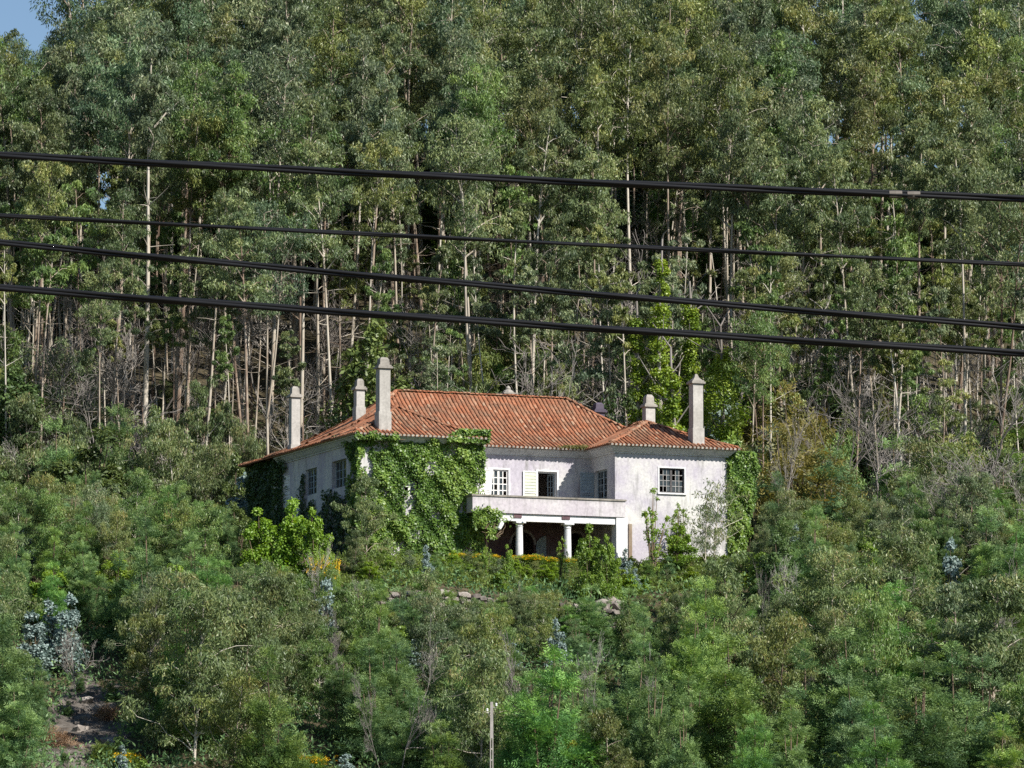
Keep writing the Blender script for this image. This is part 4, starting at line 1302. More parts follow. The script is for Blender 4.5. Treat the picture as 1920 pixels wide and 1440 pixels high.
for kind, px, tp, Y, w, l in (('young', 330, 800, 271, 0.8, 'leaning olive eucalyptus against the dark wood left of the house'), ('young', 392, 835, 269, 0.85, 'young eucalyptus left of the rear corner of the house'),
                         ('dark', 442, 850, 268, 0.6, 'dark evergreen close to the rear left corner'), ('young', 362, 735, 277, 0.7, 'tall slim young eucalyptus rising behind the left shrubs'),
                         ('young', 283, 785, 272, 0.8, 'bushy young eucalyptus at the edge of the left wood'), ('acacia', 215, 770, 275, 0.8, 'feathery acacia at the foot of the left wood'),
                         ('young', 420, 760, 277, 0.6, 'thin young eucalyptus between trunks left of the slim chimney'), ('young', 468, 800, 275, 0.5, 'thin eucalyptus sapling behind the left eave'),
                         ('young', 140, 790, 273, 0.8, 'bushy olive eucalyptus among the left trunks')):
    plant_px(kind, px, tp, Y, w, l)
# ------------------------------------------------------------------ the wood behind and the shrubs between
COLS = [(-9999, 130, 'far left'), (130, 300, 'in the left wood'), (300, 470, 'left of slim chimney'), (470, 640, 'behind slim chimney'), (640, 800, 'behind tallest chimney'),
        (800, 960, 'behind the ridge'), (960, 1120, 'right of ridge vent'), (1120, 1280, 'left of ivy trunks'), (1280, 1440, 'behind right chimney'),
        (1440, 1600, 'right of house'), (1600, 1760, 'below cable splice'), (1760, 9999, 'far right')]
def col_of(px):
    for a, b_, t in COLS:
        if a <= px < b_:
            return t
wr = random.Random(5)
def fits(x, y, lst, dmin):
    return all((x - a) ** 2 + (y - b_) ** 2 > dmin * dmin for a, b_ in lst)
# trunks the photograph lets one single out: px of the trunk, distance, height, variant, label
KEY = [(556, 286, 27, 3, 'pale straight eucalyptus trunk rising beside the slim left chimney'), (640, 284, 25, 1, 'eucalyptus with pale trunk between the left chimneys'),
       (888, 288, 28, 5, 'large forked eucalyptus with grey trunk behind the ridge'), (982, 292, 27, 3, 'straight eucalyptus with brownish trunk above the ridge vent'),
       (1030, 284, 23, 1, 'eucalyptus with brown bare trunk right of the ridge vent'), (1105, 290, 26, 8, 'slim grey eucalyptus above the dark chimney'),
       (1552, 294, 30, 3, 'tall bright cream trunked eucalyptus right of the ivy clad trees'), (1437, 292, 29, 3, 'cream trunked eucalyptus just right of the ivy clad trees'),
       (1360, 298, 29, 1, 'pale twin eucalyptus behind the ivy clad trees'), (1815, 288, 29, 8, 'pale leaning eucalyptus trunk at the right side'),
       (1880, 286, 27, 5, 'forked pale eucalyptus near the right edge'), (1715, 296, 28, 3, 'eucalyptus with orange brown trunk at right under the cable splice'),
       (1630, 290, 27, 8, 'thin pale eucalyptus leaning left at right of the wood'), (462, 296, 26, 1, 'reddish trunked eucalyptus left of the slim chimney'),
       (75, 288, 26, 3, 'crooked pale eucalyptus at the left edge'), (265, 290, 25, 8, 'slender cream eucalyptus in the left wood'),
       (372, 282, 22, 1, 'dark leaning eucalyptus trunk in front of the left wood'), (185, 278, 17, 8, 'short white stemmed eucalyptus in front of the left wood'),
       (745, 308, 29, 1, 'reddish straight eucalyptus trunk above the tallest chimney'), (1480, 290, 27, 1, 'brown eucalyptus trunk beside the cream one right of the house')]
eucs = []
KEY += [(512, 346, 26, 4, 'dense eucalyptus on the skyline above the slim chimney'), (545, 350, 25, 6, 'narrow eucalyptus on the skyline above the left chimneys')]
for px, Y, H, v, l in KEY:
    x = (px - 960) / F * (Y * math.cos(PITCH) + 30 * math.sin(PITCH))
    plant('euc', x, Y, H, 1.0, l, variant=v, lean=0.02)
    eucs.append((x, Y))
n_e, tries = len(eucs), 0
TREE_TINTS = ['yellowish', 'fresh green', 'grey green', 'grey green', 'dark green', 'olive', 'olive', 'bluish', 'brownish', 'plain']
while n_e < 296 and tries < 40000:
    tries += 1
    y = wr.uniform(276, 362)
    x = wr.uniform(-0.135 * y - 2, 0.135 * y + 2)
    u, v = to_house(x, y)
    if v < 26 and -8 < u < 30:
        continue
    ye = y - 0.26 * x
    if ye < 270 or ye > 360:
        continue
    far = (ye - 270) / 90
    if far < 0.25 and wr.random() < 0.6:
        continue
    gz = float(height(x, y))
    px, _ = project(x, y, gz)
    if 1130 < px < 1400 and y < 297 or 620 < px < 1130 and y < 288:
        continue
    if not fits(x, y, eucs, 2.3 + 1.3 * (1 - far)):
        continue
    H = wr.uniform(24, 31) if far > 0.25 else wr.uniform(17, 25)
    _, tp = project(x, y, gz + H)
    lim = 66 if 15 < px < 130 else 38 if -70 < px <= 15 else 22 if 130 <= px < 180 else -999     # the tree line dips at the upper left, where the sky shows
    if tp < lim:
        lim += wr.uniform(0, 30)
        hh = H
        while hh > 6 and project(x, y, gz + hh)[1] < lim:
            hh -= 0.5
        H = hh
    if H < 8:
        continue
    row = 'on the ridge' if far > 0.62 else ('mid slope' if far > 0.3 else "at the wood's front")
    c = col_of(px)
    var = wr.choice([0, 2, 4, 6, 7, 7, 4]) if far > 0.55 else wr.choice([0, 1, 2, 3, 5, 8, 1, 8, 3])
    tint = wr.choice(TREE_TINTS)
    tn = '' if tint == 'plain' else tint + ' '
    sz = 'forked ' if var in (2, 5, 7) else 'slim ' if var in (1, 3, 6, 8) else 'broad crowned '
    o = plant('euc', x, y, H, wr.uniform(0.88, 1.2), '', f'eucalyptus trees {row} {c}', lean=0.025, variant=var, tint=tint)
    AUTO.append((o, f'{sz}{tn}eucalyptus {row}, {c}', px))
    eucs.append((x, y))
    n_e += 1
# slender pole-like eucalyptus with a small tuft of leaves, closing the ranks of trunks
n_s, tries = 0, 0
while n_s < 240 and tries < 30000:
    tries += 1
    y = wr.uniform(278, 330)
    x = wr.uniform(-0.13 * y, 0.13 * y)
    u, v = to_house(x, y)
    ye = y - 0.26 * x
    if v < 24 and -8 < u < 30 or ye < 271 or ye > 330:
        continue
    if not fits(x, y, eucs, 1.25):
        continue
    px, _ = project(x, y, float(height(x, y)))
    if 1180 < px < 1390 and y < 284:
        continue
    c = col_of(px)
    row = 'at the wood\'s front' if ye < 292 else 'mid slope'
    H = wr.uniform(12, 22)
    tint = wr.choice(['yellowish', 'grey green', 'olive', 'fresh green', 'plain'])
    tn = '' if tint == 'plain' else tint + ' '
    o = plant('slim', x, y, H, wr.uniform(0.9, 1.25), '', f'pole thin eucalyptus {row} {c}', lean=0.06, tint=tint)
    AUTO.append((o, f'pole thin {tn}eucalyptus {row}, {c}', px))
    eucs.append((x, y))
    n_s += 1

gw = np.random.default_rng(55)
nw = 1500
wx = gw.uniform(-58, 58, nw); wy = gw.uniform(388, 425, nw)
wz = height(wx, wy)
wpx = 960 + F * wx / (wy * math.cos(PITCH) + 75 * math.sin(PITCH))
ytop = np.interp(wpx, [-200, 0, 20, 120, 170, 2200], [30, 40, 66, 66, 25, 10]) + gw.uniform(0, 60, nw)
hmax = np.maximum(wy * (1703 - ytop) / F - wz, 3.0)
Cw = np.stack([wx, wy, wz + hmax * gw.uniform(0.25, 1.0, nw) - 1.0], -1)
V, Fq, T = leaf_cloud(gw, Cw, np.full(nw, 1.3), 60, 'droop', gw.uniform(0.15, 0.7, nw), 0.55, 0.18)
link('far_wood', mesh_np('far_wood', V, Fq, M['euc'], attr=T), kind='stuff', label='far wood closing the skyline behind the eucalyptus')

# bare grey scrub and dead trees
for px, Y, H, v, w, l in ((1215, 293, 16, 1, 1.2, 'large bare grey tree with fanning twigs left of the ivy clad trunks'), (1165, 294, 14, 3, 1.2, 'bare grey tree above the dark evergreen'),
                     (1262, 295, 16.5, 4, 1.2, 'tall bare tree behind the ivy clad trunks'), (1190, 290, 15, 0, 1.2, 'bare twiggy tree between two larger bare trees'), (1060, 283, 9, 2, 1.3, 'bare thicket behind the right end of the main roof'),
                     (1010, 283, 8.5, 0, 1.3, 'bare twiggy shrub right of the ridge vent'), (1110, 282, 9.5, 2, 1.2, 'bare twiggy shrub behind the dark chimney'),
                     (1765, 290, 15, 1, 1.3, 'bare grey tree with pale upright branches at right'), (1720, 291, 13, 3, 1.2, 'bare twiggy tree in the dark gap at right'),
                     (1640, 291, 13, 2, 1.2, 'bare grey tree left of the dark gap at right'), (1835, 288, 12, 0, 1.2, 'bare twiggy tree near the right edge'),
                     (200, 280, 9, 2, 1.2, 'bare grey thicket in the left wood'), (20, 281, 9, 0, 1.3, 'bare grey thicket at the left edge'),
                     (290, 294, 11, 3, 1.1, 'bare twigs high in the left wood'), (1500, 274, 12, 4, 1.0, 'leaning bare stems right of the house'),
                     (1430, 262, 10, 4, 0.5, 'thin bare stem right of the house corner'), (1440, 228, 6, 4, 0.35, 'thin bare stem with one side branch on the right slope'),
                     (1885, 260, 11, 3, 1.3, 'bare branches over the shrubs at the right edge'), (1800, 256, 10, 1, 1.1, 'bare grey branches among the right shrubs'), (1600, 268, 10.5, 0, 1.2, 'bare grey branches on the bank right of the house')):
    x = at(px, 700, Y)[0]
    plant('dead', x, Y, H, w, l, variant=v)
nd, tries = 0, 0
dl = []
while nd < 60 and tries < 4000:
    tries += 1
    y = wr.uniform(276, 318)
    x = wr.uniform(-0.125 * y, 0.125 * y)
    u, v = to_house(x, y)
    if v < 24 and -8 < u < 30 or not fits(x, y, dl, 2.4):
        continue
    px, _ = project(x, y, float(height(x, y)))
    if px > 1400 and y < 292 and wr.random() < 0.75:
        continue
    dl.append((x, y))
    c = col_of(px)
    H = wr.uniform(5, 12)
    o = plant('dead', x, y, H, wr.uniform(0.8, 1.3), '', f'bare undergrowth trees {c}', lean=0.12)
    AUTO.append((o, f"{'tall ' if H > 9 else 'low '}bare grey twiggy tree, {c}", px))
    nd += 1

# undergrowth at the foot of the wood and beside the house
def zone(px, py):
    c = ('far left' if px < 200 else 'left of the side wall' if px < 420 else 'below the side wall' if px < 640 else 'below the ivy wing' if px < 880 else 'below the porch' if px < 1100
         else 'below the right wing' if px < 1300 else 'right of the house' if px < 1500 else 'towards the right edge' if px < 1720 else 'far right')
    r = 'on the upper bank' if py < 880 else 'level with the house' if py < 1080 else 'mid slope' if py < 1260 else 'near the bottom edge'
    return r, c
DESC = {'young': 'young eucalyptus', 'acacia': 'feathery acacia bush', 'bright': 'leafy bright shrub', 'dark': 'dark evergreen bush', 'silver': 'silver blue sapling', 'rust': 'rusty brown bush'}
BTINT = {'young': ['olive', 'yellowish', 'plain', 'plain', 'fresh green', 'grey green'], 'acacia': ['plain', 'grey green', 'fresh green', 'yellowish', 'plain'], 'bright': ['plain', 'grey green', 'olive'],
         'dark': ['plain', 'bluish'], 'silver': ['plain'], 'rust': ['plain', 'olive']}
LIM_X = [0, 250, 420, 480, 620, 640, 760, 800, 860, 1100, 1160, 1300, 1400, 1440, 1520, 1600, 1750, 1920]
LIM_Y = [840, 850, 920, 960, 1030, 1068, 1080, 1090, 1117, 1119, 1110, 1080, 1045, 930, 800, 740, 700, 690]
pts = [(p[0], p[1]) for p in PLACED if p[1] < 270]
NB = {'near': 0, 'bank': 0, 'ridge': 0}
CAP = {'near': 450, 'bank': 270, 'ridge': 80}
tries = 0
while any(NB[k] < CAP[k] for k in NB) and tries < 90000:
    tries += 1
    reg = ('near', 'near', 'bank', 'ridge')[tries % 4]
    if NB[reg] >= CAP[reg]:
        continue
    y = wr.uniform(*{'near': (199, 264), 'bank': (264, 306), 'ridge': (335, 372)}[reg])
    x = wr.uniform(-0.128 * y - 1, 0.128 * y + 1)
    u, v = to_house(x, y)
    if -1.6 < u < 24.2 and -6.0 < v < 21:
        continue
    if reg == 'bank' and -3 < u < 24 and wr.random() < 0.8:
        continue
    if abs(x - (922 - 960) / F * 196) < 1.4 and y < 200.5:
        continue
    gz = float(height(x, y))
    px, py = project(x, y, gz)
    if 85 < px < 238 and y < 220 and reg == 'near':         # the bare earth at bottom left
        continue
    if 1095 < px < 1195 and 222 < y < 236:                  # the rock outcrop
        continue
    if not fits(x, y, pts, (1.6 if y > 226 else 2.75) if reg == 'near' else 2.0):
        continue
    r_ = wr.random()
    if reg == 'ridge':
        kind = 'acacia' if r_ < 0.4 else 'dark'
        H = wr.uniform(7, 11)
    elif reg == 'bank':
        kind = 'young' if r_ < 0.46 else 'acacia' if r_ < 0.66 else 'dark' if r_ < 0.82 else 'bright' if r_ < 0.985 else 'rust'
        H = wr.uniform(4.5, 10.5) if not -3 < u < 22 else wr.uniform(2, 3.5)
    elif px > 1400 and py < 1150:
        kind = 'young' if r_ < 0.45 else 'acacia' if r_ < 0.75 else 'bright' if r_ < 0.88 else 'dark'
        H = wr.uniform(3, 6)
    else:
        kind = 'acacia' if r_ < 0.46 else 'young' if r_ < 0.86 else 'bright' if r_ < 0.93 else 'silver' if r_ < 0.97 else 'dark'
        H = wr.uniform(2.6, 5.2) if y > 226 else wr.uniform(3.6, 8.6)
    if kind == 'bright':
        H = min(H, wr.uniform(2.2, 3.6))
    if kind == 'silver':
        H = wr.uniform(1.6, 2.6)
    if reg == 'near':
        H = min(H, at(px, float(np.interp(px, LIM_X, LIM_Y)) + wr.uniform(0, 40), y)[2] - gz)
    for a_, b_, ym, top_ in ((15, 160, 221, 1215), (1085, 1205, 223, 1245), (580, 645, 228, 1160), (1020, 1075, 226, 1240), (1755, 1815, 242, 1090), (440, 620, 236.5, 1062)):
        if a_ < px < b_ and y < ym:                      # nothing tall in front of these
            H = min(H, at(px, top_, y)[2] - gz)
    if H < 0.8:
        continue
    r, c = zone(px, py - 40)
    if reg == 'ridge':
        r, c = 'on the ridge', col_of(px)
    elif reg == 'bank':
        r, c = 'under the wood', col_of(px)
    tint = wr.choice(BTINT[kind])
    tn = '' if tint == 'plain' or kind == 'dark' else tint.replace('fresh green', 'fresh') + ' '
    sz = 'tall ' if H > 4.6 else 'low ' if H < 2.8 else ''
    wsc = wr.uniform(0.75, 1.2) if reg == 'near' and H > 3.2 else wr.uniform(0.9, 1.3) * (1.0 if H > 2.5 else 1.5)
    o = plant(kind, x, y, H, wsc, '', f'{DESC[kind]} {r} {c}', lean=0.06, tint=tint)
    AUTO.append((o, f'{sz}{tn}{DESC[kind]} {r}, {c}', px))
    pts.append((x, y))
    NB[reg] += 1

nd2, tries = 0, 0
while nd2 < 22 and tries < 3000:                        # dead stems standing among the bushes
    tries += 1
    y = wr.uniform(202, 236)
    x = wr.uniform(-0.115 * y, 0.115 * y)
    gz = float(height(x, y))
    px, py = project(x, y, gz)
    H = min(wr.uniform(3.5, 6.5), at(px, float(np.interp(px, LIM_X, LIM_Y)) - 10, y)[2] - gz)
    if H < 2.5 or 900 < px < 940:
        continue
    r, c = zone(px, py - 40)
    AUTO.append((plant('dead', x, y, H, wr.uniform(0.35, 0.8), '', f'dead stems among the bushes {c}', lean=0.2), f'dead stems among bushes {r}, {c}', px))
    nd2 += 1
# low shrubs over the terrace in front of the porch, and the bushes that half hide the stone wall
tpts, tries = [], 0
while len(tpts) < 75 and tries < 5000:
    tries += 1
    u, v = wr.uniform(-2, 25), wr.uniform(-7.4, -1.9)
    if not fits(u, v, tpts, 1.0) or (6.6 < u < 15 and v > -3.0):
        continue
    x, y = HO[0] + u * CU - v * SU, HO[1] + u * SU + v * CU
    kind = wr.choice(['acacia', 'bright', 'bright', 'young', 'acacia'])
    H = wr.uniform(0.7, 1.35) if v < -3.4 else wr.uniform(0.5, 0.8)
    tint = wr.choice(['plain', 'olive', 'grey green', 'yellowish'])
    px, py = project(x, y, float(height(x, y)))
    r, c = zone(px, 1100)
    tn = '' if tint == 'plain' else tint + ' '
    o = plant(kind, x, y, H, wr.uniform(1.2, 1.8), '', f'low {DESC[kind]} on the terrace {c}', tint=tint)
    AUTO.append((o, f'low {tn}{DESC[kind]} on the terrace, {c}', px))
    tpts.append((u, v))
for px, tp, w in ((655, 1098, 1.2), (700, 1088, 1.1), (745, 1100, 1.2), (790, 1092, 1.1), (835, 1104, 1.1), (893, 1122, 0.8), (935, 1116, 1.0), (962, 1104, 1.0), (1000, 1098, 1.1), (1030, 1106, 0.9), (1100, 1096, 1.2), (1180, 1102, 1.0), (1060, 1140, 0.9), (905, 1128, 0.8), (815, 1104, 1.0), (850, 1114, 0.8), (945, 1117, 0.9), (978, 1112, 0.9), (1015, 1110, 0.8)):
    p = at(px, tp, 233.2)
    y = 234.6 + 0.26 * p[0] - wr.uniform(0, 0.9)
    p = at(px, tp, y)
    kind = wr.choice(['acacia', 'young', 'acacia'])
    tint = wr.choice(BTINT[kind])
    tn = '' if tint == 'plain' else tint + ' '
    r, c = zone(px, 1150)
    o = plant(kind, p[0], y, max(1.0, p[2] - float(height(p[0], y))), w * 1.15, '', f'{DESC[kind]} against the stone wall {c}', tint=tint)
    AUTO.append((o, f'{tn}{DESC[kind]} against the stone wall, {c}', px))

# ------------------------------------------------------------------ ivy on the house, on trunks
def ivy_sheet(name, label, origin, a, n, uv, cmat='ivy', depth=0.35, leaf=(0.14, 0.13), seed=1):
    """uv: (m,2) points along wall and height.  leaves stand off the wall in uneven pillows"""
    g = np.random.default_rng(seed)
    m = len(uv)
    s, z = uv[:, 0], uv[:, 1]
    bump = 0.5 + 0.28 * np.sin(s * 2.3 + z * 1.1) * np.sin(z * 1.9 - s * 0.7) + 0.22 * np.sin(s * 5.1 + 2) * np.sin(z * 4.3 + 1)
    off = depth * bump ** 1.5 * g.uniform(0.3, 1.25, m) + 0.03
    a, n = np.array([*a, 0.0]), np.array([*n, 0.0])
    P = np.array([*origin, 0.0]) + a * s[:, None] + n * off[:, None] + np.array([0, 0, 1.0]) * z[:, None]
    Nn = nrm(n * 0.75 + np.array([0, 0, 0.45]) + 0.55 * g.normal(size=(m, 3)))
    D = nrm(np.array([0, 0, -1.0]) + 0.7 * g.normal(size=(m, 3)))
    D = nrm(D - Nn * (D * Nn).sum(-1, keepdims=True))
    Wv = np.cross(Nn, D)
    V, Fq = cards(P, D, Wv, leaf[0] * g.uniform(0.6, 1.3, m), leaf[1] * g.uniform(0.6, 1.3, m), 0.35)
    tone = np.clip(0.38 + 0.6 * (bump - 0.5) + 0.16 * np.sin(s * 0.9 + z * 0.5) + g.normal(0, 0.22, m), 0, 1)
    me = mesh_np('ivy', V, Fq, M[cmat], attr=tone)
    o = thing('ivy', label, 'ivy', tuple(HO), TH)
    link('foliage', me, o)
    b = MB()
    for _ in range(14):
        i = g.integers(0, m)
        base = np.array([*origin, 0.0]) + a * s[i] + n * 0.03
        k = 6
        zz = np.linspace(z.min(), z[i], k)
        ss = np.cumsum(g.normal(0, 0.12, k))
        b.tube([tuple(base + a * ss[j] + np.array([0, 0, zz[j]])) for j in range(k)], list(np.linspace(0.035, 0.012, k)), 4)
    b.obj('stems', M['stem'], o)
    return o
g = np.random.default_rng(77)
s_ = g.uniform(-0.25, 7.35, 56000); z_ = g.uniform(-1.0, 7.15, 56000)
edge = 7.0 + 0.12 * np.sin(s_ * 4) + 0.25 * (s_ > 5.2)
keep = z_ < edge
keep &= ~((np.abs(s_ - 0.42 - 0.08 * np.sin(z_ * 3)) < 0.24 + 0.08 * np.sin(z_ * 5)) & (z_ > 4.6) & (z_ < 6.35) & (g.random(len(s_)) < 0.97))
keep &= ~((np.abs(s_ - 2.85 - 0.1 * np.sin(z_ * 4)) < 0.26 + 0.12 * np.sin(z_ * 6 + 1)) & (z_ > 2.55) & (z_ < 4.3) & (g.random(len(s_)) < 0.93))
keep &= ~((z_ < 1.2) & (s_ > 3) & (g.random(len(s_)) < 0.4))
hole_n = np.sin(s_ * 3.1 + 1) * np.sin(z_ * 2.7) + np.sin(s_ * 1.3 - z_ * 1.9)
keep &= ~((hole_n > 1.05) & (g.random(len(s_)) < 0.8))
keep &= g.random(len(s_)) < 0.92 + 0.4 * np.sin(s_ * 1.9 + z_ * 0.8) * np.sin(z_ * 1.6 - s_ * 0.6 + 0.7)
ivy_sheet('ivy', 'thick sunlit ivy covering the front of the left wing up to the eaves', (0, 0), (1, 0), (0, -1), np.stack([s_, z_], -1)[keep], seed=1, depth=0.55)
# ivy round the front left corner and the dark rear end of the side wall (s runs along v)
s_ = g.uniform(-0.2, 1.9, 7000); z_ = g.uniform(-1.0, 7.0, 7000)
keep = (s_ < 1.5 + 0.5 * np.sin(z_ * 2.2)) | (z_ < 2.6)
ivy_sheet('ivy', 'ivy wrapping round the corner onto the shaded side wall', (0, 0), (0, 1), (-1, 0), np.stack([s_, z_], -1)[keep], seed=2, depth=0.35)
s_ = g.uniform(12.2, 19.2, 26000); z_ = g.uniform(-1.0, 6.95, 26000)
bare = (np.abs(s_ - 14.45) < 0.42) & (z_ < 5.6) & (z_ > 3.6) | (np.abs(s_ - 12.55) < 0.5) & (z_ < 6.0) & (z_ > 3.9)
keep = ~(bare & (g.random(len(s_)) < 0.85)) & ~((s_ < 13.0) & (g.random(len(s_)) < 0.45))
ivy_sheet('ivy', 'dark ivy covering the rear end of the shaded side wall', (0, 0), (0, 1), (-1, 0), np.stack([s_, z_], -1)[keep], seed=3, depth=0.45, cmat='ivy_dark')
s_ = g.uniform(2.0, 12.2, 16000); z_ = g.uniform(-1.0, 6.0, 16000)
topz = np.interp(s_, [2, 3.5, 4.6, 5.6, 6.2, 7.0, 7.4, 8.9, 9.1, 9.6, 10, 12.2], [3.6, 3.9, 4.2, 4.3, 3.2, 3.0, 3.9, 3.8, 5.6, 5.6, 3.2, 3.4]) + 0.15 * np.sin(s_ * 7)
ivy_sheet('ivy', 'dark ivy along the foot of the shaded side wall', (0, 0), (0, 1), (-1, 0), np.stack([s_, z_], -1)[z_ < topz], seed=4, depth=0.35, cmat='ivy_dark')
# right end of the house: a column of ivy at the far corner, spilling over the eave
s_ = g.uniform(-0.1, 2.4, 11000); z_ = g.uniform(1.2, 7.0, 11000)
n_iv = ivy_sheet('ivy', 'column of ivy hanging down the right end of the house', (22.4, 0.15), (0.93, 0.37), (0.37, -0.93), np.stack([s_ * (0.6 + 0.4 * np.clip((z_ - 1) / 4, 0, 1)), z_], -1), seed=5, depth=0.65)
s_ = g.uniform(20.6, 23.2, 1500); z_ = 7.12 + g.random(1500) * 0.38 * np.clip((s_ - 20.6) / 1.2, 0, 1)
ivy_sheet('ivy', 'green creeper lying on the tiles at the right eave', (0, 0.75), (1, 0), (0, -1), np.stack([s_, z_], -1), seed=6, depth=0.9, leaf=(0.2, 0.1))
s_ = g.uniform(5.0, 7.5, 2600); z_ = 6.75 + g.random(2600) * (0.25 + 0.45 * np.clip((s_ - 5.0) / 0.8, 0, 1))
ivy_sheet('ivy', 'ivy climbing over the eave at the right end of the left wing', (0, -0.45), (1, 0), (0, -1), np.stack([s_, z_], -1), seed=10, depth=0.45)
s_ = g.uniform(-0.5, 2.0, 1500); z_ = 6.7 + g.random(1500) * 0.42 * np.abs(np.sin(s_ * 2.3))
ivy_sheet('ivy', 'ivy creeping onto the eave at the front left corner', (0, -0.45), (1, 0), (0, -1), np.stack([s_, z_], -1), seed=11, depth=0.4)
s_ = 6.3 + np.abs(g.normal(0, 0.75, 1700)); z_ = 2.72 + g.normal(0, 0.2, 1700) - 0.12 * np.abs(s_ - 6.6) - 0.5 * (s_ < 7) * g.random(1700)
ivy_sheet('ivy', 'ivy creeping under the left end of the balcony', (0, -1.12), (1, 0), (0, -1), np.stack([s_, z_], -1), seed=7, depth=0.3)
s_ = g.normal(7.45, 0.1, 420) + 0.12 * np.sin(np.arange(420)); z_ = g.uniform(1.3, 2.8, 420)
ivy_sheet('ivy', 'strands of ivy hanging below the balcony end', (0, -1.05), (1, 0), (0, -1), np.stack([s_, z_], -1), seed=8, depth=0.2)
s_ = np.concatenate([g.normal(14.2, 0.5, 350), g.normal(0.3, 0.5, 60)]); z_ = 7.05 + g.random(410) * 0.15
ivy_sheet('moss', 'weeds growing in the roof gutter at the inner corner', (0, 2.9), (1, 0), (0, -1), np.stack([s_, z_], -1), seed=9, depth=0.3, leaf=(0.16, 0.06), cmat='rust')

# ivy clad trunks behind the right wing
def ivy_tree(px, Y, ztop_px, width, label, seed, lean=0.0, bulge=None, fork=None):
    g = np.random.default_rng(seed)
    p = at(px, 700, Y)
    x, z0 = p[0], float(height(p[0], Y))
    ztop = at(px, ztop_px, Y)[2]
    H = ztop - z0
    o = thing('ivy_clad_trunk', label, 'tree', (x, Y, z0 - 0.2))
    k = 10
    t = np.linspace(0, 1, k)
    P = np.stack([lean * H * t + 0.15 * np.sin(t * 6 + seed), 0.1 * np.cos(t * 5 + seed), t * (H + 1.5)], -1)
    paths, rads = [P], [np.linspace(0.26, 0.07, k)]
    for i in range(10):
        j = int(g.integers(3, k))
        az = g.uniform(0, 6.28)
        l = g.uniform(0.8, 2.4)
        d = np.array([math.cos(az), math.sin(az) * 0.6, g.uniform(0.4, 1.4)])
        paths.append(np.stack([P[j], P[j] + d * l * 0.5 + g.normal(0, 0.1, 3), P[j] + d * l])); rads.append(np.array([0.06, 0.04, 0.01]))
    V, Fq = tube_np(paths, rads, 6)
    link('trunk', mesh_np('trunk', V, Fq, M['deadwood'], smooth=True), o)
    nc = int(H * 7)
    tz = g.uniform(0.02, 1.0, nc)
    wprof = width * (0.35 + 0.65 * (1 - tz)) * (0.65 + 0.5 * np.abs(np.sin(tz * 9 + seed)))
    if bulge:
        wprof *= 1 + 0.9 * np.exp(-((tz - bulge) / 0.12) ** 2)
    az = g.uniform(0, 6.28, nc)
    cx = np.interp(tz, t, P[:, 0]) + np.cos(az) * wprof * 0.5
    cy = np.interp(tz, t, P[:, 1]) + np.sin(az) * wprof * 0.5
    C = np.stack([cx, cy, tz * H], -1)
    V, Fq, T = leaf_cloud(g, C, 0.25 + 0.28 * wprof, 150, 'broad', g.uniform(0.25, 0.85, nc), 0.15, 0.13)
    link('ivy_leaves', mesh_np('ivy_leaves', V, Fq, M['ivy_lime'], attr=T), o)
ivy_tree(1240, 279, 485, 1.35, 'tall dead trunk wrapped in lime green ivy, leftmost and highest of the ivy clad trunks', 1, lean=0.0, bulge=0.45)
ivy_tree(1214, 279.5, 590, 1.2, 'leaning stem wrapped in lime green ivy beside the highest ivy clad trunk', 2, lean=-0.05)
ivy_tree(1292, 281, 565, 1.45, 'dead trunk wrapped in lime green ivy behind the tall right chimney', 3, lean=0.0)
ivy_tree(1345, 280, 650, 2.6, 'broad mound of lime green ivy on a trunk right of the tall right chimney', 4, lean=0.02, bulge=0.8)
ivy_tree(1262, 277, 690, 1.4, 'low ivy wrapped trunk between the two right chimneys', 5)

# ------------------------------------------------------------------ terrace: planting, retaining wall, rocks
EARTH = (at(160, 1395, 213)[0], 213.0)
def tufts(name, label, n, region, mat, ln, wd, seed, hmul=1.0):
    g = np.random.default_rng(seed)
    uv = region(g, n)
    x = HO[0] + uv[:, 0] * CU - uv[:, 1] * SU
    y = HO[1] + uv[:, 0] * SU + uv[:, 1] * CU
    if hmul > 1:                                        # the bare earth stays clear
        k_ = ((x - EARTH[0]) / 2.0) ** 2 + ((y - EARTH[1]) / 9.0) ** 2 > 1 - 0.7 * g.random(len(x))
        x, y = x[k_], y[k_]
    z = height(x, y)
    P = np.stack([x, y, z + g.random(len(x)) ** 1.4 * hmul * (0.25 + 0.35 * (np.sin(x * 1.3) * np.sin(y * 1.7 + 1) + 1))], -1)
    D = nrm(np.array([0, 0, 0.55]) + 0.8 * g.normal(size=P.shape))
    Wv = nrm(np.cross(D, rdir(g, len(P))))
    V, Fq = cards(P, D, Wv, ln * g.uniform(0.6, 1.4, len(P)), wd * g.uniform(0.7, 1.3, len(P)))
    tone = np.clip(0.45 + 0.3 * np.sin(x * 0.9) * np.sin(y * 1.1) + g.normal(0, 0.2, len(P)), 0, 1)
    o = link(name, mesh_np(name, V, Fq, M[mat], attr=tone))
    o['kind'] = 'stuff'
    o['label'] = label
    o['category'] = 'ground cover'
    return o
tufts('ground_cover', 'low bright green weeds and creepers on the terrace below the house', 46000, lambda g, n: np.stack([g.uniform(-3, 25, n), g.uniform(-7.6, -2.0, n)], -1), 'fern', 0.16, 0.06, 31, 0.45)
tufts('undergrowth', 'olive green undergrowth covering the slopes between the bushes', 120000, lambda g, n: np.stack([g.uniform(-42, 36, n), g.uniform(-44, -7, n)], -1), 'acacia', 0.26, 0.09, 32, 1.5)
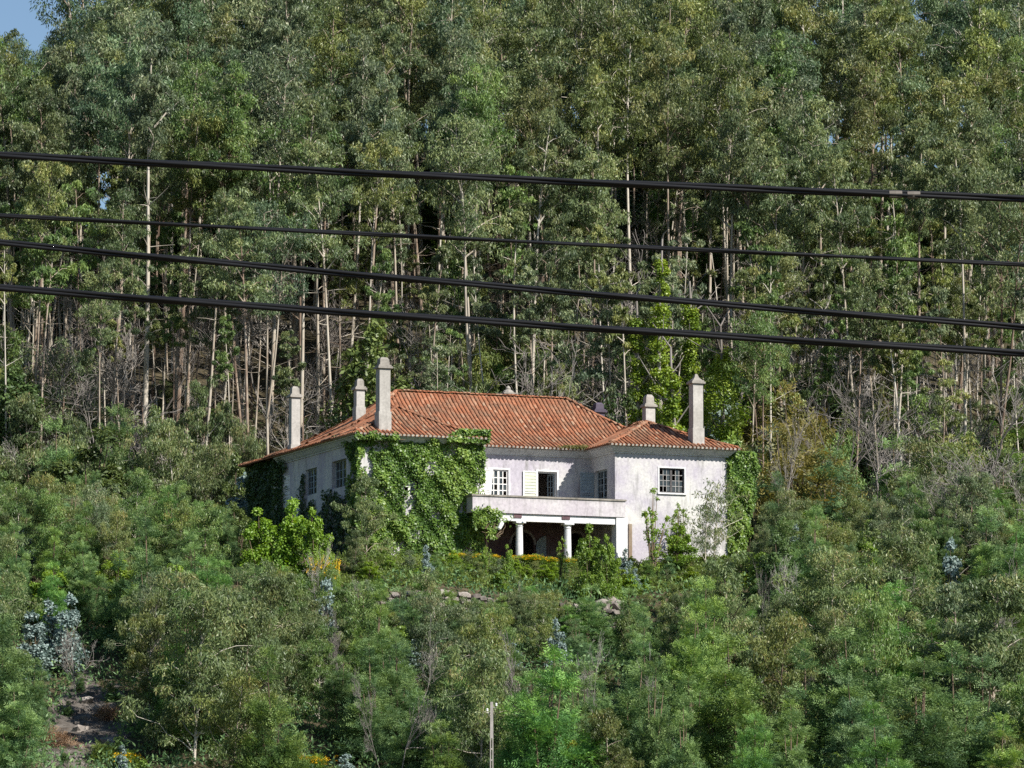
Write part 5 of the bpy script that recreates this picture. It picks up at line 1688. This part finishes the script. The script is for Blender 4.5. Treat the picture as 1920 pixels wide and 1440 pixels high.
tufts('forest_undergrowth', 'rough undergrowth on the bank beside and behind the house', 60000, lambda g, n: (lambda a: a[(a[:, 0] < -1.2) | (a[:, 0] > 24) | (a[:, 1] > 20.5)])(np.stack([g.uniform(-42, 48, n), g.uniform(-4, 62, n)], -1)), 'euc', 0.3, 0.1, 33, 1.3)

def rock_mesh(seed, sx, sy, sz, rough=0.18, sub=1):
    import bmesh
    from mathutils import noise
    bm = bmesh.new()
    bmesh.ops.create_icosphere(bm, subdivisions=sub, radius=1.0)
    for v in bm.verts:
        n1 = noise.noise(v.co * 1.3 + Vector((seed * 7.1, 3.3, 1.7)))
        n2 = noise.noise(v.co * 3.1 + Vector((seed * 3.7, 9.3, 5.1)))
        k = 1 + rough * (2.2 * n1 + 1.0 * n2)
        q = Vector([math.copysign(abs(c) ** (0.5 if sub == 1 else 0.75), c) for c in v.co]) * k
        v.co = Vector((q.x * sx, q.y * sy, q.z * sz))
    me = bpy.data.meshes.new('stone')
    bm.to_mesh(me)
    bm.free()
    for p in me.polygons:
        p.use_smooth = False
    me.materials.append(M['rock'])
    return me
stones = [rock_mesh(i, [0.23, 0.3, 0.2, 0.26, 0.17, 0.28][i], 0.2, [0.15, 0.17, 0.14, 0.17, 0.15, 0.13][i], 0.2) for i in range(6)]
wx0, wx1 = at(640, 1110, 237)[0], at(1200, 1110, 237)[0]
sw = thing('stone_retaining_wall', 'rough grey stone retaining wall below the terrace, half hidden by bushes', 'wall', ((wx0 + wx1) / 2, 237.0, 15.0))
core = MB()
W0 = Vector(sw.location)
def wall_line(x):
    y = 235.75 + 0.26 * x
    return y, float(height(np.array(x), np.array(y + 0.9)))
nseg = 36
xs_ = np.linspace(wx0, wx1, nseg + 1)
for i in range(nseg):
    xa, xb = xs_[i], xs_[i + 1]
    (ya, za), (yb, zb) = wall_line(xa), wall_line(xb)
    core.add([tuple(Vector(p) - W0) for p in [(xa, ya, za - 3.0), (xb, yb, zb - 3.0), (xb, yb, zb - 0.05), (xa, ya, za - 0.05), (xa, ya + 0.6, za - 3.0), (xb, yb + 0.6, zb - 3.0), (xb, yb + 0.6, zb - 0.05), (xa, ya + 0.6, za - 0.05)]],
             [[0, 1, 2, 3], [7, 6, 5, 4], [3, 2, 6, 7]])
core.obj('core', M['dirt'], sw)
srg = random.Random(9)
for r in range(7):
    n_st = 38
    for c in range(n_st):
        x = wx0 + (wx1 - wx0) * (c + 0.5 * (r % 2) + srg.uniform(-0.15, 0.15)) / n_st
        y, z = wall_line(x)
        o = link('stone', stones[srg.randrange(6)], sw)
        o.location = Vector((x, y - 0.05 + srg.uniform(-0.06, 0.05), z - 0.06 - 0.31 * r + srg.uniform(-0.04, 0.04))) - W0
        o.rotation_euler = (srg.uniform(-0.2, 0.2), srg.uniform(-0.15, 0.15), srg.uniform(-0.3, 0.3) + 0.25)
        o.scale = (srg.uniform(0.8, 1.15), 1, srg.uniform(0.85, 1.1))
# rock outcrop and boulders
def boulder(px, py, size, label, seed, group=None, squash=0.8, sink=0.3):
    p = ground_hit(px, py)
    o = thing('boulder', label, 'rock', (p[0], p[1], p[2] - sink * size * squash + 0.05), srg.uniform(0, 6), group)
    if group:
        AUTO.append((o, label, px))
    o.rotation_euler = (srg.uniform(-0.3, 0.3), srg.uniform(-0.3, 0.3), srg.uniform(0, 6))
    link('stone', rock_mesh(seed, size, size * 0.85, size * squash, 0.28, 2), o)
for i, (px, py, s_) in enumerate(((1122, 1150, 0.75), (1148, 1172, 0.8), (1120, 1190, 0.65), (1162, 1150, 0.7), (1135, 1212, 0.75), (1158, 1205, 0.6), (1175, 1178, 0.65), (1108, 1170, 0.5), (1140, 1140, 0.6), (1175, 1215, 0.7))):
    boulder(px, py, s_, 'shaded grey boulder in the outcrop right of the stone wall', 40 + i, 'boulders of the outcrop', sink=-0.1)
boulder(1145, 1240, 0.5, 'pale sunlit boulder at the foot of the dark outcrop', 60)
boulder(160, 1318, 0.42, 'pale boulder at the upper end of the bare earth at bottom left', 61)
boulder(196, 1330, 0.5, 'grey rock beside the pale boulder at bottom left', 62, squash=0.6)
boulder(150, 1372, 0.45, 'grey rock on the bare earth nearest the dead bracken', 63, squash=0.6)
boulder(205, 1390, 0.6, 'low grey rock in the middle of the bare earth', 64, squash=0.4)
boulder(1425, 1068, 0.5, 'grey rock on the bank right of the house', 65, squash=0.6)
# bare earth at bottom left, a sheet following the slope
pc = at(165, 1395, 206.5)
aa = np.linspace(0, 2 * math.pi, 30, endpoint=False)
vv, ff = [], []
for k, rr in enumerate((0.0, 0.2, 0.4, 0.6, 0.8, 1.0)):
    for a in aa:
        wob = 1 + 0.18 * math.sin(3 * a + 1) + 0.1 * math.sin(7 * a)
        x, y = EARTH[0] + 2.3 * rr * wob * math.cos(a), EARTH[1] + 9.5 * rr * wob * math.sin(a)
        vv.append((x, y, float(height(x, y)) + 0.07 - 0.09 * (rr > 0.99)))
for k in range(5):
    for i in range(30):
        ff.append([k * 30 + i, k * 30 + (i + 1) % 30, (k + 1) * 30 + (i + 1) % 30, (k + 1) * 30 + i])
link('bare_earth', mesh_np('bare_earth', vv, ff, M['dirt'], smooth=True), kind='structure')

gq = np.random.default_rng(91)
vv, ff = [], []
ico = stones[0]
iv = np.array([v.co[:] for v in ico.vertices]); ifc = [list(p.vertices) for p in ico.polygons]
for k in range(260):
    a, r_ = gq.uniform(0, 6.28), gq.random() ** 0.6
    x, y = EARTH[0] + 2.2 * r_ * math.cos(a), EARTH[1] + 9.2 * r_ * math.sin(a)
    sc_ = gq.uniform(0.2, 1.5) * gq.random() ** 1.5
    c_, s_2 = math.cos(a * 3), math.sin(a * 3)
    p = iv * sc_
    p = np.stack([p[:, 0] * c_ - p[:, 1] * s_2, p[:, 0] * s_2 + p[:, 1] * c_, p[:, 2]], -1) + np.array([x, y, float(height(x, y)) + 0.09])
    b0 = len(vv)
    vv += p.tolist(); ff += [[b0 + i for i in f] for f in ifc]
link('rubble', mesh_np('rubble', vv, ff, M['rock']), kind='stuff', label='loose stones scattered over the bare earth at bottom left')

# ------------------------------------------------------------------ concrete pole with insulators
PYY = 196.0
pt = at(922, 1316, PYY)
gz = float(height(pt[0], PYY))
PH = pt[2] - gz + 0.6
pole = thing('utility_pole', 'slotted concrete utility pole with two white insulators at the bottom edge', 'pole', (pt[0], PYY, gz - 0.6))
b = MB()
slot_top = PH - 1.62
def pw(z):
    return 0.062 + 0.035 * (1 - z / PH)
def quadbox(x0a, x1a, x0b, x1b, za, zb, d=0.08):
    b.add([(x0a, -d, za), (x1a, -d, za), (x1a, d, za), (x0a, d, za), (x0b, -d, zb), (x1b, -d, zb), (x1b, d, zb), (x0b, d, zb)],
          [[0, 3, 2, 1], [4, 5, 6, 7], [0, 1, 5, 4], [1, 2, 6, 5], [2, 3, 7, 6], [3, 0, 4, 7]])
quadbox(-pw(slot_top), pw(slot_top), -pw(PH), pw(PH), slot_top, PH)
for s in (-1, 1):
    a0, a1 = sorted((s * 0.026, s * pw(0)))
    c0, c1 = sorted((s * 0.026, s * pw(slot_top)))
    quadbox(a0, a1, c0, c1, 0, slot_top - 0.002)
z = slot_top - 0.5
while z > 0.3:
    b.box((-0.025, -0.075, z), (0.025, 0.075, z + 0.07))
    z -= 0.5
b.obj('post', M['concrete'], pole)
for (sx, dz, up) in ((1, -0.12, 1), (-1, -0.36, 1)):
    c = MB()
    x1 = sx * 0.20
    c.tube([(sx * 0.06, -0.02, PH + dz - 0.12), (sx * 0.14, -0.02, PH + dz - 0.15), (x1, -0.02, PH + dz - 0.12), (x1, -0.02, PH + dz - 0.04)], [0.012] * 4, 6)
    br = c.obj('bracket', M['steel'], pole)
    c = MB()
    c.lathe([(0.028, -0.06), (0.05, -0.055), (0.055, -0.03), (0.036, -0.015), (0.036, 0.0), (0.052, 0.015), (0.05, 0.05), (0.022, 0.07)], (x1, -0.02, PH + dz), 10)
    c.obj('insulator', M['porcelain'], br)

# ------------------------------------------------------------------ the overhead cables close to the viewpoint
def cable(ys, Y, strands, rad, label, bundle, extra=None):
    P3 = [at(px, py, Y) for px, py in zip((0, 960, 1920), ys)]
    X = [p[0] for p in P3]
    Zs = [p[2] for p in P3]
    co = np.polyfit(X, Zs, 2)
    slope = co[1]
    curv = min(max(co[0], 0.0008), 0.003)
    xs_ = np.linspace(-14, 14, 900)
    cz = curv * xs_ ** 2 + slope * xs_ + (np.mean(Zs) - np.mean(curv * np.array(X) ** 2) - slope * np.mean(X))
    o = thing('overhead_cable', label, 'cable', (0, Y, 0), 0, 'overhead cables')
    for s in range(strands):
        ph = 2 * math.pi * s / strands
        if strands > 1:
            a = ph + xs_ * 2 * math.pi / 2.3
            pts_ = np.stack([xs_, bundle * np.cos(a), cz + bundle * np.sin(a)], -1)
        else:
            pts_ = np.stack([xs_, 0 * xs_, cz], -1)
        V, Fq = tube_np([pts_], [np.full(len(xs_), rad)], 8)
        link('strand', mesh_np('strand', V, Fq, M['rubber'], smooth=True), o)
    return o, xs_, cz
k_ = 15 / F
oA, xa, za = cable((291, 336, 372), 15.0, 3, 7.4 * k_ * 0.54, 'uppermost thick black twisted cable across the picture', 7.4 * k_ * 0.5)
cable((404, 452, 496), 15.6, 2, 5.0 * k_ * 0.64, 'thin black cable, second from the top', 2.4 * k_ * 0.6)
cable((455, 539.5, 613), 14.6, 3, 6.4 * k_ * 0.54, 'black cable third from the top and most steeply sloping', 7.0 * k_ * 0.48)
cable((540, 606, 662), 14.8, 3, 7.8 * k_ * 0.54, 'lowest and thickest black cable', 7.6 * k_ * 0.44)
sl = MB()
for px in (1685, 1712):
    xx = at(px, 362, 15)[0]
    i = int(np.argmin(abs(xa - xx)))
    sl.tube([(xa[i] - 0.022, 0, za[i] - 0.0005), (xa[i], 0, za[i] - 0.0005), (xa[i] + 0.022, 0, za[i] - 0.0005)], [0.0135, 0.0142, 0.0135], 8)
sl.obj('splice_tape', M['sleeve'], oA)

# ------------------------------------------------------------------ labels of what was laid out in loops: alike ones of one spot are told apart by their order
NTH = ['leftmost', 'second from left', 'third from left', 'fourth from left', 'fifth from left', 'sixth from left', 'seventh from left', 'eighth from left', 'ninth from left', 'tenth from left', 'eleventh from left', 'twelfth from left']
by = {}
for o, l, px in AUTO:
    by.setdefault(l, []).append((px, o))
for l, v in by.items():
    v.sort(key=lambda t: t[0])
    for i, (px, o) in enumerate(v):
        if len(v) > 1 and len(l.split()) > 13:
            l = l.replace('feathery ', '').replace('young ', '', 1)
        o['label'] = l if len(v) == 1 else f'{l}, rightmost' if i == len(v) - 1 else f'{l}, {NTH[min(i, 11)]}'
